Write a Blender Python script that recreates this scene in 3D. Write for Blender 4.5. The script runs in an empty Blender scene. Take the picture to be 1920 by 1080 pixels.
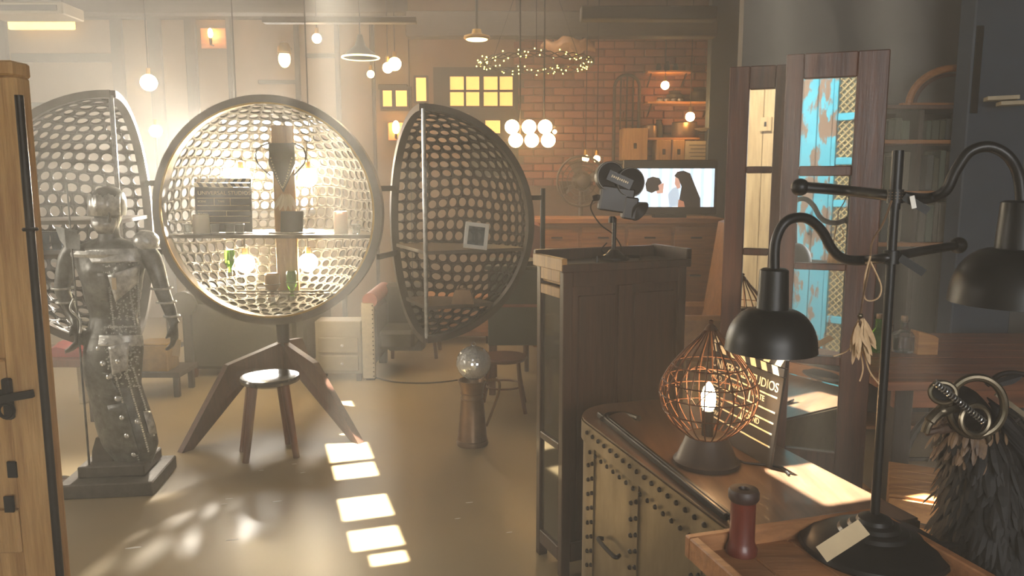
import bpy, math, random
from mathutils import Vector, Matrix
random.seed(7)
S = bpy.context.scene
COL = S.collection
PI = math.pi

# ------------------------------------------------------------------ camera
FPX = 1450.0                      # focal length in pixels of the 1920 px frame
TH = math.atan((540 - 339) / FPX)
CAM = Vector((0, 0, 1.6))
cd = bpy.data.cameras.new('camera'); cam = bpy.data.objects.new('camera', cd); COL.objects.link(cam)
cam.location = CAM; cam.rotation_euler = (PI / 2 - TH, 0, 0)
cd.sensor_width = 36; cd.lens = FPX / 1920 * 36; cd.clip_start = .02; cd.clip_end = 200
S.camera = cam
# ------------------------------------------------------------------ world, sun, exposure
w = bpy.data.worlds.new('world'); S.world = w; w.use_nodes = True
nt = w.node_tree; bg = nt.nodes['Background']
sky = nt.nodes.new('ShaderNodeTexSky'); sky.sky_type = 'HOSEK_WILKIE'; sky.turbidity = 3
nt.links.new(sky.outputs[0], bg.inputs[0]); bg.inputs[1].default_value = 0.6
SUN_AZ = Vector((0.31, -0.95, 0)).normalized(); SUN_EL = math.radians(79)
SUN_DIR = Vector((SUN_AZ.x * math.cos(SUN_EL), SUN_AZ.y * math.cos(SUN_EL), -math.sin(SUN_EL)))
sl = bpy.data.lights.new('sun', 'SUN'); sl.energy = 40; sl.angle = .009; sl.color = (1, .93, .78)
so = bpy.data.objects.new('sun', sl); COL.objects.link(so); so.location = (-2, 7, 14)
so.rotation_euler = SUN_DIR.to_track_quat('-Z', 'Y').to_euler()

def area(name, loc, target, sx, sy, power, col):
    l = bpy.data.lights.new(name, 'AREA'); l.shape = 'RECTANGLE'; l.size = sx; l.size_y = sy; l.energy = power; l.color = col
    o = bpy.data.objects.new(name, l); COL.objects.link(o); o.location = loc
    o.rotation_euler = (Vector(target) - Vector(loc)).to_track_quat('-Z', 'Y').to_euler(); return o
area('rear_shop_window_daylight', (1.2, -3.3, 2.0), (0.6, 2, 1.0), 2.6, 1.7, 110, (1, .97, .93))
area('added_ceiling_fill', (-1.5, 7.4, 3.45), (-1.5, 6.6, 0), 4.0, 1.2, 24, (1, .86, .68))  # added area light under the ceiling to brighten the back; no skylight here
area('added_left_fill', (-6.2, 3.0, 2.2), (0, 4.6, .8), 2.6, 1.6, 105, (1, .89, .74))  # added area light by the left wall to brighten the statue; no window here

vs = S.view_settings
S.display_settings.display_device = 'sRGB'
vs.view_transform = 'Standard'; vs.look = 'None'; vs.gamma = 1; vs.use_curve_mapping = False
vs.exposure = 0.92
cy = S.cycles
cy.max_bounces = 5; cy.diffuse_bounces = 2; cy.glossy_bounces = 3; cy.transmission_bounces = 5
cy.transparent_max_bounces = 8; cy.volume_bounces = 0; cy.sample_clamp_indirect = 4; cy.sample_clamp_direct = 0
cy.use_denoising = True; cy.caustics_reflective = False; cy.caustics_refractive = False
cy.use_adaptive_sampling = True; cy.adaptive_threshold = .04

# ------------------------------------------------------------------ helpers
RGT = Vector((1, 0, 0)); UP = Vector((0, math.sin(TH), math.cos(TH))); FWD = Vector((0, math.cos(TH), -math.sin(TH)))
def ray(px, py): return RGT * ((px - 960) / FPX) + UP * ((540 - py) / FPX) + FWD
def P(px, py, d):
    r = ray(px, py); return CAM + r * (d / r.y)
def Z(px, py, z):
    r = ray(px, py); return CAM + r * ((z - CAM.z) / r.z)
def lin(c): return tuple((v / 255 / 12.92 if v / 255 <= .04045 else ((v / 255 + .055) / 1.055) ** 2.4) for v in c)

MATS = {}
def mat(name, c1, c2=None, rough=.5, metal=0, scale=6, stretch=(1, 1, 1), bump=0, emit=0, alpha=None, spec=.5, r2=None, trans=0, coat=0, detail=6, contrast=(.3, .7), ecol=None, sub=0):
    m = bpy.data.materials.new(name); m.use_nodes = True; MATS[name] = m
    t = m.node_tree; b = t.nodes['Principled BSDF']
    c1 = lin(c1) + (1,)
    b.inputs['Base Color'].default_value = c1; b.inputs['Roughness'].default_value = rough; b.inputs['Metallic'].default_value = metal
    b.inputs['Specular IOR Level'].default_value = spec; b.inputs['Coat Weight'].default_value = coat
    if trans: b.inputs['Transmission Weight'].default_value = trans
    if sub: b.inputs['Subsurface Weight'].default_value = sub
    if emit:
        b.inputs['Emission Color'].default_value = (lin(ecol) + (1,)) if ecol else c1; b.inputs['Emission Strength'].default_value = emit
    if c2 or bump or r2 is not None:
        tc = t.nodes.new('ShaderNodeTexCoord'); mp = t.nodes.new('ShaderNodeMapping'); nz = t.nodes.new('ShaderNodeTexNoise')
        t.links.new(tc.outputs['Object'], mp.inputs[0]); t.links.new(mp.outputs[0], nz.inputs['Vector'])
        mp.inputs['Scale'].default_value = stretch; nz.inputs['Scale'].default_value = scale; nz.inputs['Detail'].default_value = detail; nz.inputs['Roughness'].default_value = .62
        if c2:
            r = t.nodes.new('ShaderNodeValToRGB'); r.color_ramp.elements[0].position = contrast[0]; r.color_ramp.elements[1].position = contrast[1]
            r.color_ramp.elements[0].color = c1; r.color_ramp.elements[1].color = lin(c2) + (1,)
            t.links.new(nz.outputs[0], r.inputs[0]); t.links.new(r.outputs[0], b.inputs['Base Color'])
        if r2 is not None:
            mr = t.nodes.new('ShaderNodeMapRange'); mr.inputs[3].default_value = rough; mr.inputs[4].default_value = r2
            mr.inputs[1].default_value = .3; mr.inputs[2].default_value = .7
            t.links.new(nz.outputs[0], mr.inputs[0]); t.links.new(mr.outputs[0], b.inputs['Roughness'])
        if bump:
            bp = t.nodes.new('ShaderNodeBump'); bp.inputs['Strength'].default_value = bump; bp.inputs['Distance'].default_value = .01
            t.links.new(nz.outputs[0], bp.inputs['Height']); t.links.new(bp.outputs[0], b.inputs['Normal'])
    return m
def wood(name, c1, c2, axis='z', rough=.5, bump=.25, coat=0, scale=5):
    st = {'z': (9, 9, .7), 'x': (.7, 9, 9), 'y': (9, .7, 9)}[axis]
    return mat(name, c1, c2, rough=rough, stretch=st, scale=scale, bump=bump, coat=coat)
def bulbmat(name, col, strength):
    m = mat(name, col, rough=.3, emit=strength); return m

class MB:
    def __init__(s): s.v = []; s.f = []; s.M = None
    def add(s, vs, fs):
        n = len(s.v)
        if s.M is not None: vs = [s.M @ Vector(p) for p in vs]
        s.v += [Vector(p) for p in vs]; s.f += [tuple(i + n for i in f) for f in fs]; return s
    def box(s, c, sz, ch=0, M=None):
        hx, hy, hz = sz[0] / 2, sz[1] / 2, sz[2] / 2
        ch = min(ch, hx * .6, hy * .6, hz * .6)
        c = Vector(c); T = (lambda p: c + (M @ Vector(p) if M is not None else Vector(p)))
        sg = [(-1, -1, -1), (1, -1, -1), (1, 1, -1), (-1, 1, -1), (-1, -1, 1), (1, -1, 1), (1, 1, 1), (-1, 1, 1)]
        if ch <= 0:
            return s.add([T((a * hx, b * hy, d * hz)) for a, b, d in sg], [(0, 3, 2, 1), (4, 5, 6, 7), (0, 1, 5, 4), (1, 2, 6, 5), (2, 3, 7, 6), (3, 0, 4, 7)])
        v = []; idx = {}
        for a, b, d in sg:
            for k in range(3):
                q = [a * (hx - ch), b * (hy - ch), d * (hz - ch)]; q[k] = (a * hx, b * hy, d * hz)[k]
                idx[(a, b, d, k)] = len(v); v.append(T(q))
        f = []
        for k in range(3):
            i, j = [(1, 2), (2, 0), (0, 1)][k]
            for sgn in (-1, 1):
                q = []
                for (p, r) in ((-1, -1), (1, -1), (1, 1), (-1, 1)):
                    e = [0, 0, 0]; e[k] = sgn; e[i] = p; e[j] = r; q.append(idx[(e[0], e[1], e[2], k)])
                f.append(tuple(q if sgn > 0 else q[::-1]))
        for k in range(3):
            i, j = [(1, 2), (2, 0), (0, 1)][k]
            for p in (-1, 1):
                for r in (-1, 1):
                    e0 = [0, 0, 0]; e0[i] = p; e0[j] = r; e0[k] = -1; e1 = list(e0); e1[k] = 1
                    q = [idx[(*e0, i)], idx[(*e1, i)], idx[(*e1, j)], idx[(*e0, j)]]
                    f.append(tuple(q if p * r < 0 else q[::-1]))
        for a, b, d in sg:
            q = [idx[(a, b, d, 0)], idx[(a, b, d, 1)], idx[(a, b, d, 2)]]
            f.append(tuple(q if a * b * d > 0 else q[::-1]))
        return s.add(v, f)
    def beam(s, a, b, wd, th, up=(0, 0, 1), ch=0):
        a = Vector(a); b = Vector(b); x = (b - a); L = x.length; x.normalize()
        u = Vector(up); y = u.cross(x)
        if y.length < 1e-5: y = Vector((0, 1, 0)).cross(x)
        y.normalize(); z = x.cross(y)
        M = Matrix((x, y, z)).transposed()
        return s.box((a + b) / 2, (L, wd, th), ch, M)
    def ring_pts(s, c, u, v, ru, rv, n):
        return [c + u * (ru * math.cos(2 * PI * k / n)) + v * (rv * math.sin(2 * PI * k / n)) for k in range(n)]
    def loft(s, rings, cap=True, closed=False):
        n = len(rings[0]); vs = [p for r in rings for p in r]; fs = []
        m = len(rings)
        for i in range(m if closed else m - 1):
            for k in range(n):
                a = i * n + k; b = i * n + (k + 1) % n; i2 = (i + 1) % m
                fs.append((a, b, i2 * n + (k + 1) % n, i2 * n + k))
        if cap and not closed:
            fs.append(tuple(range(n - 1, -1, -1))); fs.append(tuple((m - 1) * n + k for k in range(n)))
        return s.add(vs, fs)
    def tube(s, pts, r, n=8, closed=False, cap=True):
        pts = [Vector(p) for p in pts]; m = len(pts); rs = r if isinstance(r, (list, tuple)) else [r] * m
        rings = []; pu = None
        for i in range(m):
            a = pts[(i - 1) % m] if (closed or i > 0) else pts[0]; b = pts[(i + 1) % m] if (closed or i < m - 1) else pts[-1]
            t = (b - a).normalized()
            if pu is None:
                pu = t.cross(Vector((0, 0, 1)))
                if pu.length < .1: pu = t.cross(Vector((0, 1, 0)))
            u = (pu - t * pu.dot(t)).normalized(); v = t.cross(u); pu = u
            rings.append(s.ring_pts(pts[i], u, v, rs[i], rs[i], n))
        return s.loft(rings, cap, closed)
    def cyl(s, a, b, r, r2=None, n=16): return s.tube([a, b], [r, r if r2 is None else r2], n)
    def lathe(s, c, prof, n=24, axis=(0, 0, 1), cap=True):
        ax = Vector(axis).normalized(); u = ax.orthogonal().normalized(); v = ax.cross(u); c = Vector(c)
        return s.loft([s.ring_pts(c + ax * z, u, v, max(r, 1e-4), max(r, 1e-4), n) for r, z in prof], cap)
    def sphere(s, c, r, n=14, m=9, sc=(1, 1, 1)):
        c = Vector(c); rings = []
        for i in range(m + 1):
            a = -PI / 2 + PI * (i + .02) / (m + .04); rr = math.cos(a)
            rings.append([c + Vector((r * sc[0] * rr * math.cos(2 * PI * k / n), r * sc[1] * rr * math.sin(2 * PI * k / n), r * sc[2] * math.sin(a))) for k in range(n)])
        return s.loft(rings)
    def torus(s, c, R, r, axis=(0, 0, 1), n=32, m=8, sc=(1, 1)):
        ax = Vector(axis).normalized(); u = ax.orthogonal().normalized()
        if abs(ax.z) < .9: u = Vector((0, 0, 1)).cross(ax).normalized()
        v = ax.cross(u); c = Vector(c)
        return s.tube([c + u * (R * sc[0] * math.cos(2 * PI * k / n)) + v * (R * sc[1] * math.sin(2 * PI * k / n)) for k in range(n)], r, m, closed=True)
    def prism(s, poly, off):
        n = len(poly); off = Vector(off); poly = [Vector(p) for p in poly]
        return s.add(poly + [p + off for p in poly], [tuple(range(n - 1, -1, -1)), tuple(range(n, 2 * n))] + [(k, (k + 1) % n, n + (k + 1) % n, n + k) for k in range(n)])
    def quad(s, a, b, c, d): return s.add([a, b, c, d], [(0, 1, 2, 3)])

ORI = {}
def put(o, label=None, cat=None, group=None, kind=None):
    if label: o['label'] = label
    if cat: o['category'] = cat
    if group: o['group'] = group
    if kind: o['kind'] = kind
    return o
def mesh_of(mb, name, m, org, smooth=35):
    me = bpy.data.meshes.new(name); me.from_pydata([tuple(p - org) for p in mb.v], [], mb.f)
    me.materials.append(m if not isinstance(m, str) else MATS[m])
    if smooth:
        me.shade_smooth(); me.set_sharp_from_angle(angle=math.radians(smooth))
    me.update(); return me
def build(mb, name, m, parent=None, label=None, cat=None, group=None, kind=None, smooth=35, org=None, recalc=False):
    if parent is not None: org = ORI[parent.name]
    elif org is None:
        xs = [p.x for p in mb.v]; ys = [p.y for p in mb.v]; zs = [p.z for p in mb.v]
        org = Vector(((min(xs) + max(xs)) / 2, (min(ys) + max(ys)) / 2, min(zs)))
    me = mesh_of(mb, name, m, Vector(org), smooth)
    o = bpy.data.objects.new(name, me); COL.objects.link(o)
    if parent is not None: o.parent = parent
    else: o.location = org
    ORI[o.name] = Vector(org); put(o, label, cat, group, kind); return o
def thing(name, loc, label, cat, group=None):
    o = bpy.data.objects.new(name, None); COL.objects.link(o); o.location = loc; o.empty_display_size = .1
    ORI[o.name] = Vector(loc); return put(o, label, cat, group)
def piece(name, me, parent, loc, rot=None, label=None):
    """a copy sharing mesh data, placed at a world location"""
    o = bpy.data.objects.new(name, me); COL.objects.link(o); o.parent = parent
    o.location = Vector(loc) - ORI[parent.name]
    if rot is not None: o.rotation_euler = rot
    ORI[o.name] = ORI[parent.name] + o.location
    return o
def rotz(a): return Matrix.Rotation(a, 3, 'Z')
def text(body, name, parent, loc, size, X, Y, m, ext=.0006, align='LEFT'):
    """lettering whose baseline runs along X and whose up direction is Y"""
    c = bpy.data.curves.new(name, 'FONT'); c.body = body; c.size = size; c.extrude = ext; c.align_x = align
    c.materials.append(MATS[m]); o = bpy.data.objects.new(name, c); COL.objects.link(o)
    X = Vector(X).normalized(); Y = Vector(Y).normalized(); N = X.cross(Y)
    R = Matrix((X, Y, N)).transposed().to_4x4(); R.translation = Vector(loc) - (ORI[parent.name] if parent else Vector())
    if parent: o.parent = parent
    dg = bpy.context.evaluated_depsgraph_get(); me = bpy.data.meshes.new_from_object(o.evaluated_get(dg)); bpy.data.objects.remove(o); bpy.data.curves.remove(c)
    o = bpy.data.objects.new(name, me); COL.objects.link(o)
    if not me.materials: me.materials.append(MATS[m])
    if parent: o.parent = parent
    o.matrix_local = R; o['kind'] = 'stuff'; return o
def curve_pts(cp, n=10):
    """Catmull-Rom through control points"""
    cp = [Vector(p) for p in cp]; out = []
    for i in range(len(cp) - 1):
        p0 = cp[max(i - 1, 0)]; p1 = cp[i]; p2 = cp[i + 1]; p3 = cp[min(i + 2, len(cp) - 1)]
        for k in range(n):
            t = k / n
            out.append(.5 * ((2 * p1) + (p2 - p0) * t + (2 * p0 - 5 * p1 + 4 * p2 - p3) * t * t + (3 * p1 - p0 - 3 * p2 + p3) * t ** 3))
    out.append(cp[-1]); return out

# ------------------------------------------------------------------ materials
mat('plaster_beige', (130, 106, 78), (108, 88, 64), rough=.85, scale=1.5, bump=.1)
mat('plaster_brown', (138, 108, 82), (116, 90, 68), rough=.85, scale=2, bump=.1)
mat('plaster_grey', (116, 114, 108), (104, 102, 98), rough=.9, scale=1.2, bump=.1)
mat('dark_ceiling', (58, 50, 42), (46, 40, 34), rough=.85, scale=2)
mat('mortar', (110, 82, 66), (92, 70, 58), rough=.9, scale=9, bump=.3)
for k, (a, b) in enumerate([((150, 86, 60), (126, 70, 50)), ((136, 78, 58), (108, 62, 48)), ((164, 100, 72), (140, 82, 60))]):
    mat('brick%d' % k, a, b, rough=.85, scale=14, bump=.5)
wood('dark_timber', (58, 46, 36), (40, 32, 26), 'z', .7)
wood('dark_timber_x', (58, 46, 36), (40, 32, 26), 'x', .7)
wood('mahogany', (98, 62, 44), (62, 40, 30), 'z', .42, .2, .15)
wood('cabinet_wood', (70, 48, 34), (40, 29, 22), 'z', .45, .2, .15)
wood('cabinet_light', (168, 128, 72), (120, 88, 50), 'z', .5)
wood('table_dark', (158, 98, 64), (94, 58, 40), 'x', .4, .15, .2, 3)
wood('tray_wood', (172, 120, 76), (132, 88, 54), 'x', .55)
wood('pine', (196, 148, 88), (158, 112, 62), 'z', .6, .4)
wood('door_pine', (216, 174, 116), (164, 120, 72), 'z', .62, .5)
wood('crate_wood', (196, 140, 76), (150, 98, 48), 'x', .6, .4)
wood('stool_wood', (110, 62, 36), (76, 42, 26), 'z', .35, .15, .3)
wood('light_post', (176, 136, 84), (140, 102, 60), 'z', .55)
wood('honey_wood', (176, 116, 62), (136, 86, 44), 'x', .5)
wood('pale_door', (208, 178, 128), (166, 134, 90), 'z', .7, .5)
mat('black_metal', (38, 37, 36), (26, 25, 25), rough=.38, metal=.75, scale=10, r2=.5)
mat('lamp_black', (30, 29, 28), (20, 19, 19), rough=.32, metal=.4, scale=5, r2=.46)
mat('dark_iron', (58, 54, 50), (46, 42, 40), rough=.5, metal=.85, scale=14, bump=.15)
mat('ring_metal', (108, 98, 88), (84, 76, 68), rough=.42, metal=.7, scale=8)
mat('shell_metal', (62, 56, 48), (46, 42, 36), rough=.55, metal=.45, scale=8)
mat('trunk_metal', (150, 134, 106), (96, 84, 66), rough=.36, metal=.9, scale=4, r2=.55, bump=.08, stretch=(1, 1, .4))
wood('trunk_top', (112, 86, 64), (74, 56, 44), 'y', .32, .12, .3, 3)
mat('rivet', (44, 38, 32), rough=.45, metal=.7)
mat('chrome', (215, 215, 215), rough=.1, metal=1)
mat('mirror', (222, 224, 222), rough=.015, metal=1)
mat('tile_silver', (236, 236, 232), rough=.22, metal=.55)
mat('silver', (200, 200, 196), (140, 140, 138), rough=.28, metal=.9, scale=30)
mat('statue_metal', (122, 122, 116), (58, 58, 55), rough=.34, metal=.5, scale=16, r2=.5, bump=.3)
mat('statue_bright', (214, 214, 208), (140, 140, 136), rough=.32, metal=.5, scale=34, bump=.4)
mat('stud', (228, 228, 222), rough=.25, metal=.6)
mat('statue_base', (96, 88, 78), (66, 60, 54), rough=.55, metal=.5, scale=20, bump=.4)
mat('can_metal', (146, 116, 88), (104, 82, 62), rough=.38, metal=.75, scale=7)
mat('gold', (190, 152, 70), (150, 116, 48), rough=.3, metal=.8, scale=9)
mat('leather_dark', (66, 62, 50), (50, 48, 40), rough=.5, scale=20, bump=.15)
mat('leather_tan', (176, 128, 82), (140, 98, 62), rough=.5, scale=14, bump=.15)
mat('leather_red', (142, 82, 64), (118, 66, 52), rough=.5, scale=14)
mat('linen', (168, 154, 128), (146, 134, 112), rough=.8, scale=40)
mat('chest_grey', (128, 116, 92), (106, 96, 76), rough=.6, scale=6)
mat('desk_green', (66, 70, 58), (52, 56, 46), rough=.5, scale=5)
mat('cream', (196, 180, 148), (176, 160, 128), rough=.6, scale=12)
mat('candle_wax', (236, 222, 190), rough=.5, sub=.2)
mat('white_paint', (220, 216, 206), rough=.5)
mat('paper', (206, 186, 150), (190, 170, 136), rough=.8, scale=20)
mat('print_dark', (70, 58, 48), rough=.8)
mat('black_board', (22, 20, 19), (30, 27, 25), rough=.5, scale=5)
mat('chalk', (238, 222, 186), rough=.6)
mat('brass_bulb_cap', (150, 116, 60), rough=.35, metal=.9)
mat('red_cloth', (160, 44, 36), (130, 30, 28), rough=.8, scale=20)
mat('rubber_black', (20, 20, 20), rough=.6)
mat('feather_black', (15, 14, 14), (28, 24, 22), rough=.6, scale=25, spec=.25)
mat('feather_brown', (120, 92, 62), (70, 52, 38), rough=.6, scale=30)
mat('feather_cream', (206, 176, 136), (164, 132, 96), rough=.7, scale=30)
mat('pewter', (120, 110, 92), (84, 76, 62), rough=.34, metal=.9, scale=14)
mat('rust_wire', (96, 62, 42), (66, 44, 32), rough=.55, metal=.6, scale=30)
mat('spool_red', (116, 48, 32), (84, 36, 26), rough=.42, scale=20, stretch=(1, 1, .2), coat=.15)
mat('reed', (112, 116, 96), (72, 76, 64), rough=.75, scale=7, stretch=(6, 6, .5))
mat('col_blue', (66, 78, 92), (54, 64, 76), rough=.7, scale=4)
mat('turquoise', (66, 172, 196), (126, 100, 80), rough=.75, scale=3.2, bump=.3, contrast=(.49, .53), stretch=(2.4, 2.4, .9))
mat('lattice_brass', (214, 190, 130), (170, 144, 92), rough=.5, scale=20)
mat('lattice_back', (120, 120, 96), rough=.8)
mat('glass_green', (110, 190, 40), rough=.08, trans=.9)
mat('glass_clear', (225, 230, 228), rough=.05, trans=.95)
mat('glass_blue', (150, 176, 196), rough=.05, trans=.9)
mat('pane_dark', (62, 58, 46), rough=.06, spec=.9)
bulbmat('bulb_pod', (255, 232, 190), 125)
bulbmat('bulb_warm', (255, 196, 118), 44)
bulbmat('bulb_globe', (255, 206, 134), 30)
bulbmat('bulb_cage', (255, 200, 140), 90)
bulbmat('fairy', (255, 226, 96), 10)
bulbmat('glow_strip', (255, 214, 96), 2.2)
bulbmat('lamp_inside', (255, 232, 160), 2.5)
bulbmat('warm_pane', (255, 186, 96), .85)
bulbmat('day_pane', (255, 246, 230), 22)
def floor_material():
    m = mat('floor', (164, 143, 106), (128, 112, 84), rough=.36, scale=.9, detail=3, spec=.5, contrast=(.1, .9))
    return m
floor_material()
# ================================================================== SETTING
ZC = 3.7
def st(mb, name, m, parent=None, label=None, smooth=0):
    o = build(mb, name, m, parent, label=label, smooth=smooth)
    if parent is None: o['kind'] = 'structure'
    return o
floor = st(MB().box((-1, 3, -.05), (12, 14, .1)), 'floor', 'floor', label='polished worn concrete floor with a warm sheen')
wall_back = st(MB().box((-3.6, 9.06, 1.9), (5.2, .12, 3.8)), 'wall_back', 'plaster_beige', label='beige panelled back wall with dark timber battens')
wall_back2 = st(MB().box((-.48, 9.1, 1.9), (1.04, .2, 3.8)), 'wall_back_plaster', 'plaster_brown', label='brown plastered stretch of back wall around the lit windows')
wall_brick = st(MB().box((2.4, 9.1, 1.9), (4.72, .2, 3.8)), 'wall_brick', 'mortar', label='red brick back wall behind the television')
st(MB().box((-6.55, 3, 1.9), (.1, 14, 3.8)), 'wall_left', 'plaster_beige', label='plain beige left wall')
st(MB().box((4.6, 3, 1.9), (.1, 14, 3.8)), 'wall_right', 'plaster_grey', label='plain grey right wall')
wr = MB(); wr.box((-3.35, -3.6, 1.9), (6.3, .1, 3.8)); wr.box((3.6, -3.6, 1.9), (2.0, .1, 3.8)); wr.box((1.2, -3.6, .5), (2.8, .1, 1.0)); wr.box((1.2, -3.6, 3.35), (2.8, .1, .9))
st(wr, 'wall_rear', 'plaster_grey', label='rear wall with the shop window opening')
wx0 = (1378 - 960) / FPX * 5.2
st(MB().box((3.05, 5.25, 1.9), (3.1, .1, 3.8)), 'wall_partition', 'plaster_grey', label='grey partition wall above the shelves on the right')
# bricks, each its own piece
bm = [mesh_of(MB().box((0, 0, 0), (.215, .05, .073), .006), 'brick', 'brick%d' % k, Vector(), 0) for k in range(3)]
for r in range(20):
    for c in range(11):
        x = .13 + c * .227 + (.113 if r % 2 else 0)
        if x > 2.5: continue
        piece('brick', bm[random.choice((0, 0, 1, 1, 2))], wall_brick, (x, 8.985 - random.random() * .012, 1.58 + r * .085))
# ceiling with added unseen openings for the high sun, placed by where its patches land
u_ax = SUN_AZ; v_ax = Vector((-SUN_AZ.y, SUN_AZ.x, 0))
def uv(p): return p.dot(u_ax), p.dot(v_ax)
off = ZC / math.tan(SUN_EL)
def uvbox(mb, u0, u1, va, vb, z0, z1):
    c = u_ax * ((u0 + u1) / 2) + v_ax * ((va + vb) / 2) + Vector((0, 0, (z0 + z1) / 2))
    mb.box(c, (abs(u1 - u0), abs(vb - va), z1 - z0), 0, Matrix((u_ax, v_ax, Vector((0, 0, 1)))).transposed())
holes = []
for y0, y1, xa_, xb_ in ((752, 778, 632, 664), (788, 816, 606, 676), (828, 864, 615, 694), (869, 896, 626, 706), (930, 972, 638, 732), (990, 1028, 656, 752), (1036, 1057, 694, 763)):
    ym = (y0 + y1) / 2; xm = (xa_ + xb_) / 2
    holes.append((uv(Z(xm, y0, 0))[0] - off, uv(Z(xm, y1, 0))[0] - off, uv(Z(xa_, ym, 0))[1], uv(Z(xb_, ym, 0))[1]))
for pt, hu, hv in ((Z(1535, 905, .78), .13, .085), (Z(1310, 975, .78), .02, .02), (Z(1742, 955, .49), .10, .09), (P(1610, 770, 2.345), .03, .02)):  # added openings for sun spots on trunk, crate and screen edge
    uq, vq = uv(pt); o2 = (ZC - pt.z) / math.tan(SUN_EL); holes.append((uq - o2 - hu, uq - o2 + hu, vq - hv, vq + hv))
ce = MB()
us = sorted({-12.0, 6.0} | {h[0] for h in holes} | {h[1] for h in holes})
for ua, ub in zip(us, us[1:]):
    if ub - ua < 1e-5: continue
    um = (ua + ub) / 2; cut = sorted((h[2], h[3]) for h in holes if h[0] < um < h[1]); v = -9.0
    for c0_, c1_ in cut + [(9.0, 9.0)]:
        if c0_ > v: uvbox(ce, ua, ub, v, c0_, ZC, ZC + .02)
        v = c1_
ceiling = st(ce, 'ceiling', 'dark_ceiling', label='dark ceiling with small added openings that shape the sun patches')
# beams under the ceiling
def dbeam(px0, px1, y0, y1, d, th, name, m='dark_timber_x', parent=None):
    a = P(px0, y0, d); b = P(px1, y1, d)
    return MB().box(((a.x + b.x) / 2, d + th / 2, (a.z + b.z) / 2), (abs(b.x - a.x), th, abs(a.z - b.z)), .008)
tr = build(dbeam(760, 1345, 20, 68, 8.0, .18, ''), 'trim_1', 'dark_timber_x', label='dark timber ceiling beam over the brick wall', kind='structure')
build(dbeam(-60, 760, -25, 24, 8.0, .18, ''), 'trim_2', 'dark_timber_x', label='dark timber ceiling beam over the beige wall', kind='structure')
build(dbeam(1090, 1345, 10, 36, 6.4, .14, ''), 'trim_3', 'dark_timber_x', label='short dark beam beside the blue grey pillar', kind='structure')
build(dbeam(490, 780, 30, 42, 7.2, .1, ''), 'trim_4', 'dark_timber_x', label='narrow dark rail above the pendant shade', kind='structure')
build(dbeam(1338, 1384, -60, 590, 8.45, .15, ''), 'trim_5', 'col_blue', label='blue grey pillar beside the folding screen', kind='structure')
build(dbeam(1836, 1890, -60, 640, 4.6, .16, ''), 'trim_6', 'col_blue', label='blue grey pillar at the right of the shelves', kind='structure')
build(dbeam(1829, 1835, 45, 215, 4.6, .03, ''), 'trim_7', 'cream', label='thin pale strip along the right pillar', kind='structure')
# battens of the panelled back wall
def batten(px0, px1, y0, y1, m='dark_timber'):
    a = P(px0, y0, 8.96); b = P(px1, y1, 8.96)
    build(MB().box(((a.x + b.x) / 2, 8.975, (a.z + b.z) / 2), (abs(b.x - a.x), .05, abs(a.z - b.z)), .006), 'batten', m, wall_back, smooth=0)
for a, b, c, d in ((225, 246, 20, 640), (298, 312, 20, 640), (364, 378, 20, 640), (430, 452, 10, 640), (558, 572, 30, 640), (634, 644, 30, 640), (700, 709, 20, 640), (764, 776, 20, 640), (8, 20, 30, 640)):
    batten(a, b, c, d)
for a, b, c, d in ((20, 225, 100, 116), (20, 225, 192, 200), (-40, 764, 22, 36), (484, 558, 150, 157), (572, 634, 100, 108), (644, 700, 100, 106), (20, 225, 480, 492), (709, 764, 158, 168)):
    batten(a, b, c, d, 'dark_timber_x')
# daylight window in the back wall, behind the globe cabinet
def window(name, panes, frame_rect, d, pm, fm, label):
    a = P(frame_rect[0], frame_rect[1], d); b = P(frame_rect[2], frame_rect[3], d)
    o = build(MB().box(((a.x + b.x) / 2, d + .012, (a.z + b.z) / 2), (b.x - a.x, .02, a.z - b.z)), name, fm, label=label, kind='structure', smooth=0)
    xs = sorted({p[0] for p in panes} | {p[2] for p in panes})
    for x0, y0, x1, y1 in panes:
        p = P(x0, y0, d); q = P(x1, y1, d)
        build(MB().box(((p.x + q.x) / 2, d - .006, (p.z + q.z) / 2), (q.x - p.x, .012, p.z - q.z)), 'pane', pm, o, smooth=0)
        f = MB(); t = .022; c = ((p.x + q.x) / 2, (p.z + q.z) / 2)
        for sx in (p.x - t / 2, q.x + t / 2): f.box((sx, d - .015, c[1]), (t, .04, p.z - q.z + 2 * t))
        for sz in (p.z + t / 2, q.z - t / 2): f.box((c[0], d - .015, sz), (q.x - p.x, .04, t))
        build(f, 'window_bar', fm, o, smooth=0)
    return o
pan = []
for i in range(3):
    for j in range(3):
        x0 = 418 + i * 59; y0 = 226 + j * 58; pan.append((x0, y0, x0 + 52, y0 + 50))
window('window_1', pan, (412, 220, 594, 400), 8.93, 'day_pane', 'dark_timber', 'bright daylight window behind the perforated globe cabinet')
window('window_2', [(844, 144, 870, 169), (874, 144, 899, 169), (844, 173, 870, 199), (874, 173, 899, 199), (907, 144, 933, 169), (937, 144, 961, 169), (907, 173, 933, 199), (937, 173, 961, 199), (780, 146, 800, 190)],
       (812, 126, 972, 212), 8.9, 'warm_pane', 'dark_timber', 'dark framed window with warm lit panes below the fairy ring')
window('window_3', [(718, 170, 736, 200), (742, 170, 764, 200)], (712, 162, 772, 208), 8.9, 'warm_pane', 'dark_timber', 'small pair of warm lit panes left of the right globe door')
window('window_4', [(910, 226, 938, 250)], (880, 206, 972, 330), 8.88, 'warm_pane', 'dark_timber', 'single warm lit pane in dark panel left of the six globe lamp')
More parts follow.
